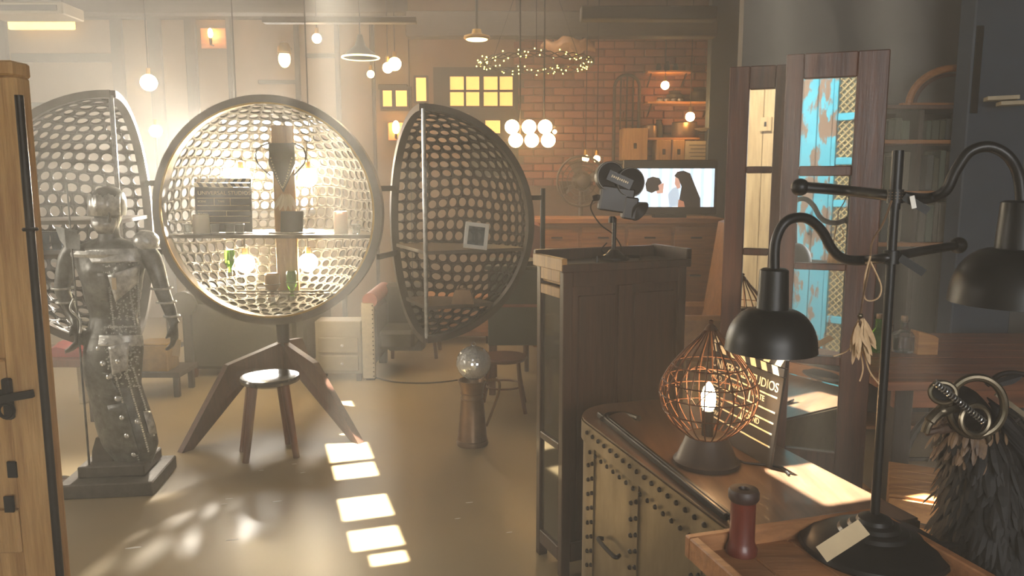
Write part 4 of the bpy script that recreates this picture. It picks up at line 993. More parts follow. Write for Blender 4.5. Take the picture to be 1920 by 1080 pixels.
for k in range(60): fine(random.uniform(150, 268), random.uniform(466, 500), .005)
o = build(mb, 'stud_rows', 'stud', stt); o['kind'] = 'stuff'
# skirt overlay plates
def plate(poly, name, mt='statue_bright', n=8):
    (ax, ay), (bx_, by), (cx2, cy2), (dx_, dy_) = poly; m = MB(); vs = []
    for j in range(n + 1):
        for i in range(n + 1):
            u = i / n; v = j / n; x = (ax * (1 - u) + bx_ * u) * (1 - v) + (dx_ * (1 - u) + cx2 * u) * v; y = (ay * (1 - u) + by * u) * (1 - v) + (dy_ * (1 - u) + cy2 * u) * v
            s_ = surf(x, y); vs.append(s_[0] + s_[1] * .007)
    m.add(vs, [(j * (n + 1) + i, j * (n + 1) + i + 1, (j + 1) * (n + 1) + i + 1, (j + 1) * (n + 1) + i) for j in range(n) for i in range(n)])
    o = build(m, name, mt, stt, smooth=60); solid(o, .006)
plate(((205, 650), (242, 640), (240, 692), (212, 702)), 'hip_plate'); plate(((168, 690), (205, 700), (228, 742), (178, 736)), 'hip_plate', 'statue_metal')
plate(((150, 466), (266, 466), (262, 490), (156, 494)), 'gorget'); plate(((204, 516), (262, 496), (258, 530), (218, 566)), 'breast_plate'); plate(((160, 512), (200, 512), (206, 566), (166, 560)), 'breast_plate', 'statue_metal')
plate(((164, 628), (265, 628), (267, 648), (160, 648)), 'belt'); plate(((268, 770), (280, 770), (292, 812), (280, 815)), 'shin_plate')
plate(((196, 760), (236, 756), (262, 850), (230, 862)), 'skirt_panel', 'statue_metal')
build(MB().box(sp_(214, 532, -.14) , (.022, .002, .06), 0), 'chest_tag', 'paper', stt, smooth=0)
tagp = sp_(331, 652, -.0)
build(MB().box(tagp, (.04, .003, .09), 0, Matrix.Rotation(.15, 3, 'Y')), 'price_tag', 'paper', stt, smooth=0)
# staff in the hand
t = thing('staff', (sp_(168, 880, -.1).x, SD - .1, H2), 'thin tall metal staff held by the armoured statue', 'staff')
a = sp_(125, 342, -.06); b = sp_(168, 878, -.10)
build(MB().tube([a, (a + b) / 2, b], [.004, .005, .006], 8), 'shaft', 'statue_metal', t)
build(MB().tube(curve_pts([sp_(138, 560, -.075), sp_(132, 580, -.08), sp_(150, 600, -.085), sp_(150, 625, -.09)]), .006, 6), 'hook', 'statue_bright', t)

# chrome lamp foot behind the door
cb_ = Z(96, 915, 0)
t = thing('chrome_lamp_stand', (cb_.x, cb_.y, 0), 'round mirror chrome floor lamp foot beside the statue', 'lamp stand')
build(MB().lathe((cb_.x, cb_.y, 0), [(.105, 0), (.11, .01), (.105, .028), (.08, .034), (.02, .04), (.012, .06)], 32), 'foot', 'chrome', t)
build(MB().cyl((cb_.x - .0, cb_.y, .04), (cb_.x - .03, cb_.y, .75), .010, n=12), 'pole', 'chrome', t)

# ================================================================== FEATHERED BIRD
BD = 1.66
def bp(px, py, dy=0): return P(px, py, BD + dy)
plz = bp(1880, 1078).z - .05
bird = thing('feathered_bird', (bp(1880, 1000).x, BD, plz), 'black feathered bird sculpture with goggles and metal rings', 'sculpture')
m = MB()
rg = [(1872, 1120, .115), (1872, 1060, .118), (1872, 1000, .115), (1868, 940, .105), (1860, 880, .085), (1845, 830, .068), (1825, 790, .056), (1812, 760, .048), (1806, 735, .03), (1803, 722, .01)]
m.loft([m.ring_pts(bp(x, y, .0), Vector((1, 0, 0)), Vector((0, 1, 0)), r, r * .95, 20) for x, y, r in rg])
m.tube([bp(1810, 765, -.02), bp(1785, 775, -.05)], [.04, .028], 14)
bb = remesh(m, .01, 'body', 'feather_black', bird, 3)
m = MB(); nf = 0
for i in range(900):
    f = random.random(); y = 800 + 290 * f
    for j in range(len(rg) - 1):
        if rg[j][1] >= y >= rg[j + 1][1]:
            q = (rg[j][1] - y) / (rg[j][1] - rg[j + 1][1]); x = rg[j][0] + (rg[j + 1][0] - rg[j][0]) * q; r = rg[j][2] + (rg[j + 1][2] - rg[j][2]) * q; break
    else: continue
    a = random.uniform(PI * .75, PI * 2.3); d = Vector((math.cos(a), math.sin(a), 0)); c = bp(x, y) + d * r * .95
    leaf(m, c, d * random.uniform(.25, .7) + Vector((random.uniform(-.2, .2), random.uniform(-.2, .2), -1)), random.uniform(.04, .085), random.uniform(.012, .022), d, -.08)
o = build(m, 'black_plumage', 'feather_black', bird, smooth=0); o['kind'] = 'stuff'
m = MB()
for i in range(60):
    a = random.uniform(PI * .9, PI * 1.75); d = Vector((math.cos(a), math.sin(a), 0)); x = random.uniform(1800, 1840); y = random.uniform(780, 835)
    leaf(m, bp(x, y) + d * .058, d * .5 + Vector((-.2, 0, -1)), random.uniform(.03, .05), .012, d, -.1)
o = build(m, 'brown_neck_plumage', 'feather_brown', bird, smooth=0); o['kind'] = 'stuff'
for k in range(16):
    f = k / 15; m = MB(); leaf(m, bp(1850 + 40 * f + random.uniform(-4, 8), 745 + 75 * f, -.06 + .01 * f), (.75, -.25, -.8), .11, .022, (.3, -1, .4), -.05); build(m, 'wing_feather', 'feather_black', bird, smooth=0)
build(MB().tube(curve_pts([bp(1790, 762, -.07), bp(1762, 772, -.08), bp(1742, 792, -.085), bp(1734, 812, -.085)]), [.014] * 10 + [.012] * 10 + [.009] * 10 + [.004], 10), 'upper_beak', 'pewter', bird)
build(MB().tube(curve_pts([bp(1790, 800, -.06), bp(1760, 806, -.075), bp(1735, 812, -.08)]), [.011] * 10 + [.007] * 10 + [.003], 8), 'lower_beak', mat('beak_dark', (70, 52, 40), rough=.5), bird)
gx_ = Vector((-.35, -1, .1)).normalized()
build(MB().torus(bp(1768, 736, -.08), .024, .0055, axis=gx_, n=24, m=8, sc=(1, .9)), 'goggle_rim', 'pewter', bird)
build(MB().lathe(bp(1768, 736, -.078), [(.021, 0), (.012, .004), (.001, .005)], 18, axis=gx_), 'goggle_lens', 'rubber_black', bird)
build(MB().torus(bp(1830, 762, -.09), .062, .0085, axis=(-.25, -1, .05), n=40, m=10, sc=(.85, 1)), 'large_ring', 'pewter', bird)
build(MB().torus(bp(1828, 788, -.10), .031, .006, axis=(.1, -1, .15), n=28, m=8), 'small_ring', 'pewter', bird)
a = bp(1752, 716, -.11); b = bp(1846, 792, -.115)
build(MB().cyl(a, b, .0045, n=8), 'spring_rod', 'dark_iron', bird)
n = 190; d = (b - a).normalized(); u = d.cross(Vector((0, 1, 0))).normalized(); v = d.cross(u); coil = []
for k in range(n + 1):
    an = 2 * PI * 19 * k / n; coil.append(a.lerp(b, k / n) + (u * math.cos(an) + v * math.sin(an)) * .006)
build(MB().tube(coil, .0016, 5), 'coil_spring', 'silver', bird)
build(MB().tube(curve_pts([bp(1850, 722, -.02), bp(1875, 703, -.02), bp(1905, 700, -.02), bp(1945, 712, -.02), bp(1970, 740, -.02)]), .006, 8), 'curved_handle', 'dark_iron', bird)
build(MB().beam(bp(1868, 738, -.04), bp(1950, 800, -.06), .008, .010), 'back_rod', 'pewter', bird)
m = MB(); leaf(m, bp(1860, 722, -.05), (1, -.1, .35), .06, .02, (0, -1, .5)); build(m, 'crest_feather', 'feather_black', bird, smooth=0)
build(MB().lathe(bp(1853, 822, -.10), [(.002, -.01), (.007, .0), (.005, .015), (.002, .02)], 10), 'tassel', 'pewter', bird)
m = MB(); leaf(m, bp(1800, 1020, -.08), (-1, -.1, -.05), .06, .022, (0, -.3, 1)); build(m, 'stray_feather', 'feather_black', bird, smooth=0)
t = thing('display_plinth', (bp(1880, 1000).x, BD, 0), 'dark pedestal below the feathered bird', 'pedestal')
build(MB().box((bp(1880, 1000).x, BD + .0, plz - .015), (.2, .2, .028), .004), 'plinth_top', 'dark_timber', t, smooth=0)
build(MB().box((bp(1880, 1000).x, BD, (plz - .03) / 2), (.16, .16, plz - .03), .004), 'plinth_shaft', 'dark_timber', t, smooth=0)

# ================================================================== RIGHT: TABLE, CRATE, SHELVES
tz = .74
t = thing('dark_table', (2.6, 3.6, 0), 'long dark wood plank table under the bookshelf on the right', 'table')
ny = Z(1800, 716, tz).y; fy = 4.25
k = 0; y = ny
x0 = Z(1655, 716, tz).x
while y < fy:
    wd = .155; build(MB().box((x0 + 1.3, y + wd / 2 - .002, tz - .02), (2.6, wd - .004, .04 + .001 * (k % 2)), .003), 'plank', 'table_dark', t, smooth=0); y += wd; k += 1
build(MB().box((x0 + 1.3, ny + .06, tz - .085), (2.45, .03, .09), .003), 'apron', 'table_dark', t, smooth=0)
for lx_ in (x0 + .12, x0 + 2.45):
    for yy in (ny + .08, fy - .08): build(MB().box((lx_, yy, (tz - .04) / 2), (.08, .08, tz - .04), .004), 'leg', 'dark_timber', t, smooth=0)
# spoked wheels stored below the table
for k, (px, py, wd) in enumerate(((1800, 815, 'left'), (1850, 840, 'right'))):
    c = P(px, py, 3.55 + .3 * k); r = c.z - .01 if c.z < .5 else .3; r = min(r, .27); c.z = r + .012
    w_ = thing('cart_wheel', (c.x, c.y, 0), 'dark spoked cart wheel stored below the long table, %s one of two' % wd, 'wheel', 'wheels below the table')
    build(MB().torus(c, r, .016, axis=(.1, -1, 0), n=36, m=8), 'wheel_rim', 'dark_iron', w_)
    build(MB().cyl(c + Vector((0, -.04, 0)), c + Vector((0, .04, 0)), .035, n=14), 'wheel_hub', 'dark_iron', w_)
    for s_ in range(8):
        a = 2 * PI * s_ / 8; build(MB().cyl(c, c + Vector((math.cos(a) * r, .0, math.sin(a) * r)), .010, n=6), 'spoke', 'dark_timber', w_)
def jar(px, py, d, r, h, m, label):
    p = P(px, py, d); t = thing('glass_bottle', (p.x, d, tz + .001), label, 'bottle', 'bottles on the long table')
    build(MB().lathe((p.x, d, tz + .001), [(r * .95, 0), (r, .01), (r, h * .55), (r * .4, h * .72), (r * .36, h * .95), (r * .46, h), (r * .3, h), (r * .3, h * .72), (r * .9, h * .5), (r * .88, .012)], 18), 'bottle_body', m, t)
    build(MB().lathe((p.x, d, tz + h * .97), [(r * .28, 0), (r * .34, .02), (r * .3, .03)], 10), 'stopper', 'can_metal', t)
jar(1647, 630, 3.85, .05, .17, 'glass_green', 'green glass bottle on the long table beside the lamp pole')
jar(1694, 630, 3.85, .055, .16, 'glass_clear', 'clear glass bottle on the long table next to the wood block')
jar(1668, 632, 3.95, .04, .12, 'glass_clear', 'short clear bottle between the green and clear bottles')
p = P(1735, 635, 3.8)
t = thing('wood_block', (p.x, 3.8, tz + .001), 'pale wedge topped wood block on the long table', 'block')
build(MB().prism([Vector((p.x - .05, 3.77, tz + .002)), Vector((p.x + .05, 3.77, tz + .002)), Vector((p.x + .05, 3.77, tz + .085)), Vector((p.x + .03, 3.77, tz + .098)), Vector((p.x - .05, 3.77, tz + .118))], (0, .08, 0)), 'block_body', 'crate_wood', t, smooth=0)
# crate lit by the sun
cr = thing('wooden_crate', (Z(1745, 960, .45).x, 2.55, 0), 'golden slatted wooden crate on the floor behind the tray', 'crate')
cA = Z(1688, 922, .48); wd, dp = .42, .36; Mcr = rotz(-.45); cc = Vector((cA.x + .20, cA.y + .02, 0))
for z in (.06, .2, .34, .445):
    for sy in (-1, 1): build(MB().box(cc + Mcr @ Vector((0, sy * dp / 2, z)), (wd, .016, .075 if z > .4 else .10), .002, Mcr), 'slat', 'crate_wood', cr, smooth=0)
    for sx in (-1, 1): build(MB().box(cc + Mcr @ Vector((sx * (wd / 2 - .008), 0, z)), (.016, dp - .018, .075 if z > .4 else .10), .002, Mcr), 'slat', 'crate_wood', cr, smooth=0)
for k in range(4): build(MB().box(cc + Mcr @ Vector((0, -dp / 2 + .045 + k * .09, .488)), (wd, .086, .012), .002, Mcr), 'lid_board', 'crate_wood', cr, smooth=0)
# low plank bench between screen and crate
p = Z(1645, 935, .40)
pl = thing('plank_bench', (p.x, p.y, 0), 'low pale plank bench on the floor beside the mirror screen', 'bench')
for k in range(3): build(MB().box((p.x - .09, p.y - .08 + k * .11, .39), (.22, .104, .02), .003), 'deck_board', 'pine', pl, smooth=0)
for dx in (-.1, .04): 
    for dy in (-.09, .15): build(MB().box((p.x - .06 + dx, p.y + dy, .19), (.035, .035, .378), .003), 'leg', 'pine', pl, smooth=0)
# bookshelf against the partition
bd = 4.78
bs = thing('bookshelf', (2.6, bd + .15, 0), 'tall dark bookshelf of grey green volumes against the grey partition', 'bookshelf')
xa = P(1645, 300, bd).x; xb = P(1832, 300, bd).x
shz = [P(1700, y, bd).z for y in (455, 358, 262)] 
top = P(1700, 205, bd).z
build(MB().box(((xa + xb) / 2, bd + .31, top / 2), (xb - xa, .02, top), .003), 'back_board', 'dark_timber', bs, smooth=0)
for x in (xa, xb, (xa + xb) / 2 - .05): build(MB().box((x, bd + .15, top / 2), (.03, .30, top), .003), 'upright', 'dark_timber', bs, smooth=0)
for z in [.05, .45] + shz: build(MB().box(((xa + xb) / 2, bd + .14, z - .012), (xb - xa, .30, .024), .003), 'shelf_board', 'honey_wood', bs, smooth=0)
build(MB().box(((xa + xb) / 2, bd + .14, top + .012), (xb - xa + .06, .33, .024), .003), 'top_board', 'mahogany', bs, smooth=0)
ORDN = 'first second third fourth fifth sixth seventh eighth ninth tenth eleventh twelfth thirteenth fourteenth fifteenth sixteenth seventeenth eighteenth nineteenth twentieth'.split()
words_ = ('olive', 'slate', 'moss', 'ash', 'sage'); cnt = 0
for c in range(5):
    col = ((92, 96, 78), (74, 80, 76), (84, 84, 62), (110, 104, 90), (100, 110, 92))[c]; mat('book_' + words_[c], col, tuple(int(v * .75) for v in col), rough=.75, scale=9, stretch=(5, 5, .5))
for s_, z in enumerate(shz):
    nxt = (shz + [top])[s_ + 1]; x = xa + .025; shn = ('lowest', 'middle', 'top')[s_]; n = 0
    while x < xb - .06:
        w_ = random.uniform(.03, .05); h = random.uniform(.72, .92) * (nxt - z - .03); c = random.randrange(5)
        if abs(x + w_ / 2 - ((xa + xb) / 2 - .05)) < .045: x += .05; continue
        n += 1
        bk = thing('book', (x + w_ / 2, bd + .13, z), '%s book, %s shelf of bookshelf, %s from its left end' % (words_[c], shn, ORDN[n - 1]), 'book', 'books on the tall bookshelf')
        build(MB().box((x + w_ / 2, bd + .13, z + .001 + h / 2), (w_ - .004, .2, h), .004), 'cover', 'book_' + words_[c], bk, smooth=0)
        build(MB().box((x + w_ / 2, bd + .136, z + h + .0005), (w_ - .012, .18, .003)), 'page_block', 'paper', bk, smooth=0)
        x += w_
# arched headboard on the shelf
ac = P(1800, 232, 4.72); R_ = .27
ar = thing('wooden_arch', (ac.x, 4.85, top + .025), 'curved brown wooden arch standing on top of the bookshelf', 'frame')
for k, rr in enumerate((R_, R_ - .045)):
    pts = [Vector((ac.x + .02 + rr * math.cos(PI - PI * .62 * j / 20), 4.85 + .02 * k, top + .03 + rr * .82 * math.sin(PI * .62 * j / 20))) for j in range(21)]
    build(MB().tube(pts, .022 if k == 0 else .012, 8), 'arch_rail', 'honey_wood' if k == 0 else 'mahogany', ar)
build(MB().box((ac.x - .02, 4.86, top + .035), (.55, .05, .02), .003), 'base_rail', 'honey_wood', ar, smooth=0)
# pale boards stacked on pillar bracket
for k, (px0, px1, py, wh) in enumerate(((1848, 1908, 186, 'upper'), (1872, 1940, 195, 'lower'))):
    a = P(px0, py, 4.45); b = P(px1, py - 3, 4.40)
    pb_ = thing('pale_plank', (a + b) / 2, 'short pale plank jutting from the right pillar, the %s of two' % wh, 'plank', 'planks on the right pillar')
    build(MB().beam(a, b, .10, .022, ch=.002), 'board', 'cream', pb_, smooth=0); build(MB().sphere(a + Vector((.02, -.05, 0)), .005, 6, 4), 'nail', 'dark_iron', pb_)
# ================================================================== BACK FURNITURE
# rolled-arm sofa behind the globe cabinet
FD = 6.15
def fp(px, py, d=FD): return P(px, py, d)
xl_, xr2 = fp(352, 600).x, fp(552, 600).x; ztop = fp(400, 556).z
sf = thing('sofa', ((xl_ + xr2) / 2, FD + .4, 0), 'dark olive rolled arm sofa behind the globe cabinet legs', 'sofa')
build(MB().box(((xl_ + xr2) / 2, FD + .1, ztop / 2 + .03), (xr2 - xl_, .16, ztop - .08), .03), 'back_rest', 'leather_dark', sf)
build(MB().cyl((xl_ - .02, FD + .09, ztop - .02), (xr2 + .02, FD + .09, ztop - .02), .085, n=18), 'back_roll', 'leather_dark', sf)
build(MB().box(((xl_ + xr2) / 2, FD + .55, .28), (xr2 - xl_ - .1, .8, .34), .03), 'seat_base', 'leather_dark', sf)
for k in range(2): build(MB().box((xl_ + (xr2 - xl_) * (.27 + .46 * k), FD + .58, .50), ((xr2 - xl_) * .44, .72, .12), .03), 'seat_cushion', 'leather_dark', sf)
for s_, x in ((-1, xl_), (1, xr2)):
    build(MB().box((x, FD + .5, .33), (.15, .9, .50), .02), 'arm_side', 'leather_dark', sf)
    build(MB().cyl((x + s_ * .02, FD - .02, .62), (x + s_ * .02, FD + .95, .62), .10, n=18), 'arm_roll', 'leather_dark', sf)
    for yy in (FD + .06, FD + .9): build(MB().lathe((x, yy, 0), [(.03, 0), (.045, .04), (.04, .09)], 12), 'foot', 'mahogany', sf)
# linen fronted armchair at the right
xs_ = fp(693, 640).x; za, zb3 = fp(693, 566).z, fp(693, 706).z
lc_ = thing('linen_armchair', (xs_ + .15, FD + .3, 0), 'armchair with a nail studded linen arm front right of the globe legs', 'armchair')
build(MB().box((xs_, FD - .05, (za + zb3) / 2), (.10, .03, za - zb3), .004), 'linen_strip', 'linen', lc_)
build(MB().box((xs_ + .01, FD + .3, .36), (.11, .68, .46), .02), 'arm_side', 'leather_dark', lc_)
build(MB().cyl((xs_ + .02, FD - .06, za + .02), (xs_ + .02, FD + .62, za + .02), .06, n=16), 'arm_roll', 'leather_red', lc_)
build(MB().box((xs_ + .22, FD + .55, .42), (.34, .14, .6), .03), 'backrest', 'leather_dark', lc_)
build(MB().box((xs_ + .2, FD + .28, .3), (.3, .4, .16), .03), 'seat', 'leather_dark', lc_)
for yy in (FD - .02, FD + .58): build(MB().box((xs_ + .01, yy, .07), (.07, .06, .14), .003), 'leg', 'dark_timber', lc_)
nl = mesh_of(MB().sphere((0, 0, 0), .006, 6, 4), 'nail_head', 'dark_iron', Vector(), 60)
for k in range(17): piece('nail_head', nl, lc_, (xs_ + .04, FD - .068, zb3 + .02 + (za - zb3 - .04) * k / 16))
# small chest of drawers in front of it
cxl, cxr = P(592, 700, 6.05).x, P(678, 700, 6.05).x; ctop = P(630, 603, 6.05).z
cd_ = thing('drawer_chest', ((cxl + cxr) / 2, 6.15, 0), 'small greyed chest with drawers behind the right leg of the globe cabinet', 'chest')
build(MB().box(((cxl + cxr) / 2, 6.17, ctop / 2 + .03), (cxr - cxl, .2, ctop - .06), .006), 'carcass', 'chest_grey', cd_, smooth=0)
for k, py in enumerate((648, 682)):
    z = P(640, py, 6.05).z; dw = build(MB().box(((cxl + cxr) / 2, 6.065, z), (cxr - cxl - .05, .02, .125), .004), 'drawer', 'chest_grey', cd_, smooth=0)
    build(MB().sphere((P(641, py, 6.04).x, 6.045, z), .012, 8, 6), 'knob', 'silver', dw)
for x in (cxl + .03, cxr - .03):
    for yy in (6.09, 6.24): build(MB().box((x, yy, .03), (.035, .035, .06)), 'leg', 'dark_timber', cd_, smooth=0)
# curved dark chair between sofa and right door
cd2 = 7.06
ch_ = thing('curved_chair', (P(740, 700, cd2).x, cd2, 0), 'dark curved back chair between the sofa and the right globe door', 'chair')
bk_ = [P(714, 548, cd2), P(742, 555, cd2), P(752, 580, cd2), P(742, 610, cd2), P(748, 650, cd2)]
zseat = .42
build(MB().tube(curve_pts(bk_), .045, 10), 'backrest', 'leather_dark', ch_)
xq = P(755, 650, cd2).x
build(MB().box((xq + .12, cd2, zseat), (.42, .42, .07), .02), 'seat', 'leather_dark', ch_)
for dx in (-.06, .3):
    for dy in (-.17, .17): build(MB().tube([(xq + dx, cd2 + dy, zseat - .03), (xq + dx * 1.1, cd2 + dy * 1.1, 0)], [.022, .016], 8), 'leg', 'mahogany', ch_)
# tan chest behind it
x0, x1 = P(752, 640, 7.5).x, P(925, 640, 7.5).x
tc_ = thing('tan_sideboard', ((x0 + x1) / 2, 7.7, 0), 'warm tan wooden sideboard behind the right globe door', 'sideboard')
zt = P(740, 560, 7.5).z
build(MB().box(((x0 + x1) / 2, 7.7, zt / 2 + .04), (x1 - x0, .4, zt - .08), .006), 'carcass', 'honey_wood', tc_, smooth=0)
build(MB().box(((x0 + x1) / 2, 7.7, zt + .01), (x1 - x0 + .05, .44, .03), .006), 'top', 'honey_wood', tc_, smooth=0)
for k in range(3):
    dq = build(MB().box((x0 + (x1 - x0) * (k + .5) / 3, 7.492, zt / 2 + .04), ((x1 - x0) / 3 - .02, .02, zt - .16), .004), 'door', 'honey_wood', tc_, smooth=0)
    build(MB().sphere((x0 + (x1 - x0) * (k + .5) / 3 + .08, 7.475, zt / 2 + .06), .012, 8, 6), 'knob', 'dark_iron', dq)
for x in (x0 + .05, x1 - .05): build(MB().box((x, 7.55, .04), (.05, .05, .08)), 'leg', 'dark_timber', tc_, smooth=0)
# green-grey desk right of the right door
dd_ = 5.65
x0, x1 = P(915, 600, dd_).x, P(1075, 600, dd_).x; z1 = P(960, 505, dd_).z; z0 = P(960, 648, dd_).z
dk = thing('green_desk', ((x0 + x1) / 2, dd_ + .3, 0), 'dark green grey desk with red brown trim beside the tall cabinet', 'desk')
build(MB().box(((x0 + x1) / 2, dd_ + .3, (z0 + z1) / 2), (x1 - x0, .6, z1 - z0), .006), 'body', 'desk_green', dk, smooth=0)
build(MB().box(((x0 + x1) / 2, dd_ + .3, z1 + .012), (x1 - x0 + .05, .64, .028), .006), 'top', 'desk_green', dk, smooth=0)
zt_ = P(960, 573, dd_).z
build(MB().box(((x0 + x1) / 2, dd_ - .004, zt_), (x1 - x0, .01, .022), .002), 'trim', 'leather_red', dk, smooth=0)
for x in (x0 + .03, x1 - .04):
    for yy in (dd_ + .03, dd_ + .57): build(MB().box((x, yy, z0 / 2), (.05, .05, z0), .004), 'leg', 'stool_wood', dk, smooth=0)
# bentwood chair tucked under the desk
p = Z(950, 775, 0)
bc_ = thing('bentwood_chair', (p.x, 5.25, 0), 'brown bentwood chair tucked behind the mirror ball jug', 'chair')
zse = P(940, 668, 5.3).z
build(MB().lathe((p.x - .02, 5.32, zse), [(.15, -.03), (.165, -.012), (.16, .0), (.02, .0)], 24), 'seat', 'stool_wood', bc_)
for dx, dy in ((-.12, -.1), (.10, -.1), (-.1, .12), (.10, .12)): build(MB().tube(curve_pts([(p.x - .02 + dx, 5.32 + dy, zse - .02), (p.x - .02 + dx * 1.15, 5.32 + dy * 1.1, zse * .5), (p.x - .02 + dx * 1.5, 5.32 + dy * 1.3, 0)], 4), .014, 8), 'leg', 'stool_wood', bc_)
build(MB().torus((p.x - .02, 5.32, zse * .45), .13, .007, n=24, m=6), 'stretcher', 'stool_wood', bc_)
# loose cable on the floor
build(MB().tube(curve_pts([Z(700, 707, .006), Z(740, 716, .006), Z(800, 718, .006), Z(860, 712, .006), Z(905, 700, .006)]), .006, 6), 'floor_cable', 'rubber_black', label='thin black cable lying on the floor behind the jug', cat='cable')
# left table with red cloth
td_ = 5.0
x0, x1 = P(72, 680, td_).x - .35, P(175, 680, td_).x; zt = P(110, 682, td_).z
lt = thing('side_table', ((x0 + x1) / 2, td_ + .25, 0), 'low table with a cream leg behind the statue', 'table')
build(MB().box(((x0 + x1) / 2, td_ + .25, zt), (x1 - x0, .5, .05), .004), 'tabletop', 'stool_wood', lt, smooth=0)
for x, m_ in ((P(81, 700, td_).x, 'cream'), (x0 + .05, 'cream'), (x1 - .03, 'dark_timber')):
    build(MB().box((x, td_ + .03, (zt - .025) / 2), (.045, .05, zt - .025), .003), 'leg', m_, lt, smooth=0); build(MB().box((x, td_ + .45, (zt - .025) / 2), (.045, .05, zt - .025), .003), 'leg', m_, lt, smooth=0)
m = MB(); 
rings = []
for k in range(9):
    f = k / 8; x = P(76, 670, td_).x + f * .26; h = .05 + .05 * math.sin(PI * f) + .02 * math.sin(9 * f); rings.append([Vector((x, td_ + .08, zt + .026)), Vector((x, td_ + .07, zt + .026 + h * .7)), Vector((x, td_ + .16, zt + .026 + h)), Vector((x, td_ + .3, zt + .026 + h * .5)), Vector((x, td_ + .32, zt + .026))])
m.loft(rings); build(m, 'folded_cloth', 'red_cloth', label='crumpled red cloth lying on the low table behind the statue', cat='cloth')
# gold box
p = P(288, 700, 5.6); zg0 = 0.0
gb0 = P(288, 697, 5.6).z; gb1 = P(288, 648, 5.6).z
gt = thing('gold_box', (p.x, 5.7, gb0), 'shiny gold metal box on a low bench between statue and sofa', 'box')
build(MB().box((p.x, 5.7, (gb0 + gb1) / 2), (.22, .2, gb1 - gb0), .006), 'body', 'gold', gt); build(MB().box((p.x, 5.7, gb1 + .008), (.23, .21, .014), .004), 'lid', 'gold', gt)
bn = thing('low_bench', (p.x, 5.75, 0), 'low dark bench carrying the gold box', 'bench')
build(MB().box((p.x - .05, 5.75, gb0 - .022), (.5, .34, .04), .004), 'bench_top', 'dark_timber', bn, smooth=0)
for dx in (-.26, .16):
    for dy in (-.13, .13): build(MB().box((p.x + dx, 5.75 + dy, (gb0 - .042) / 2), (.04, .04, gb0 - .042), .003), 'leg', 'dark_timber', bn, smooth=0)

# ---- television and console
tvd = 7.2
a = P(1170, 300, tvd); b = P(1343, 402, tvd)
cz = P(1250, 408, tvd).z
tv = thing('television', ((a.x + b.x) / 2, tvd + .03, cz), 'black television showing two dark haired figures by a pale curtain', 'television')
build(MB().box(((a.x + b.x) / 2, tvd + .03, (a.z + b.z) / 2), (b.x - a.x, .05, a.z - b.z), .006), 'casing', 'rubber_black', tv)
def tvmat():
    m = bpy.data.materials.new('tv_picture'); m.use_nodes = True; t = m.node_tree; bs_ = t.nodes['Principled BSDF']
    tc = t.nodes.new('ShaderNodeTexCoord'); wv = t.nodes.new('ShaderNodeTexWave'); wv.inputs['Scale'].default_value = 3.2; wv.inputs['Distortion'].default_value = 1.2
    rp = t.nodes.new('ShaderNodeValToRGB'); rp.color_ramp.elements[0].color = (.42, .52, .66, 1); rp.color_ramp.elements[1].color = (.85, .93, .98, 1); rp.color_ramp.elements[0].position = .1; rp.color_ramp.elements[1].position = .6
    t.links.new(tc.outputs['Object'], wv.inputs[0]); t.links.new(wv.outputs[0], rp.inputs[0]); t.links.new(rp.outputs[0], bs_.inputs['Emission Color']); bs_.inputs['Emission Strength'].default_value = 1.3
    bs_.inputs['Base Color'].default_value = (.02, .02, .02, 1); MATS['tv_picture'] = m
tvmat()
mat('tv_dark', (40, 34, 32), rough=.5, emit=.5); mat('tv_skin', (196, 150, 130), rough=.5, emit=.7); mat('tv_shirt', (170, 186, 200), rough=.5, emit=.8); mat('tv_orange', (170, 110, 80), rough=.5, emit=.6)
sa = P(1184, 316, tvd); sb2 = P(1338, 388, tvd)
scn = build(MB().box(((sa.x + sb2.x) / 2, tvd + .003, (sa.z + sb2.z) / 2), (sb2.x - sa.x, .004, sa.z - sb2.z)), 'screen', 'tv_picture', tv, smooth=0)
def blob(pts, m, y, name='screen_image'):
    build(MB().prism([P(x, yy, tvd + y) for x, yy in pts][::-1], (0, -.001, 0)), name, m, scn, smooth=0)
blob([(1238, 345), (1245, 343), (1243, 362), (1232, 363), (1228, 350)], 'tv_skin', 0)
blob([(1212, 358), (1210, 345), (1214, 335), (1224, 331), (1236, 334), (1241, 343), (1234, 348), (1236, 356), (1228, 359), (1222, 362)], 'tv_dark', -.0015)
blob([(1262, 352), (1272, 350), (1274, 387), (1256, 387), (1252, 365)], 'tv_shirt', 0)
blob([(1266, 332), (1274, 334), (1276, 352), (1270, 354), (1265, 345)], 'tv_skin', -.001)
blob([(1264, 330), (1270, 322), (1282, 320), (1294, 325), (1302, 345), (1313, 372), (1313, 388), (1274, 388), (1274, 372), (1278, 350), (1272, 335)], 'tv_dark', -.002)
blob([(1272, 374), (1282, 378), (1284, 388), (1271, 388)], 'tv_orange', -.003)
build(MB().box(((a.x + b.x) / 2, tvd + .03, (b.z + cz) / 2), (.3, .12, max(.01, b.z - cz)), .002), 'stand', 'rubber_black', tv, smooth=0)
cxa, cxb = P(1000, 430, tvd).x, P(1345, 430, tvd).x
cs = thing('media_console', ((cxa + cxb) / 2, tvd + .1, 0), 'long honey wood console under the television', 'console')
build(MB().box(((cxa + cxb) / 2, tvd + .12, cz - .025), (cxb - cxa + .06, .5, .05), .006), 'top', 'honey_wood', cs, smooth=0)
build(MB().box(((cxa + cxb) / 2, tvd + .14, cz / 2), (cxb - cxa, .42, cz - .1), .006), 'carcass', 'honey_wood', cs, smooth=0)
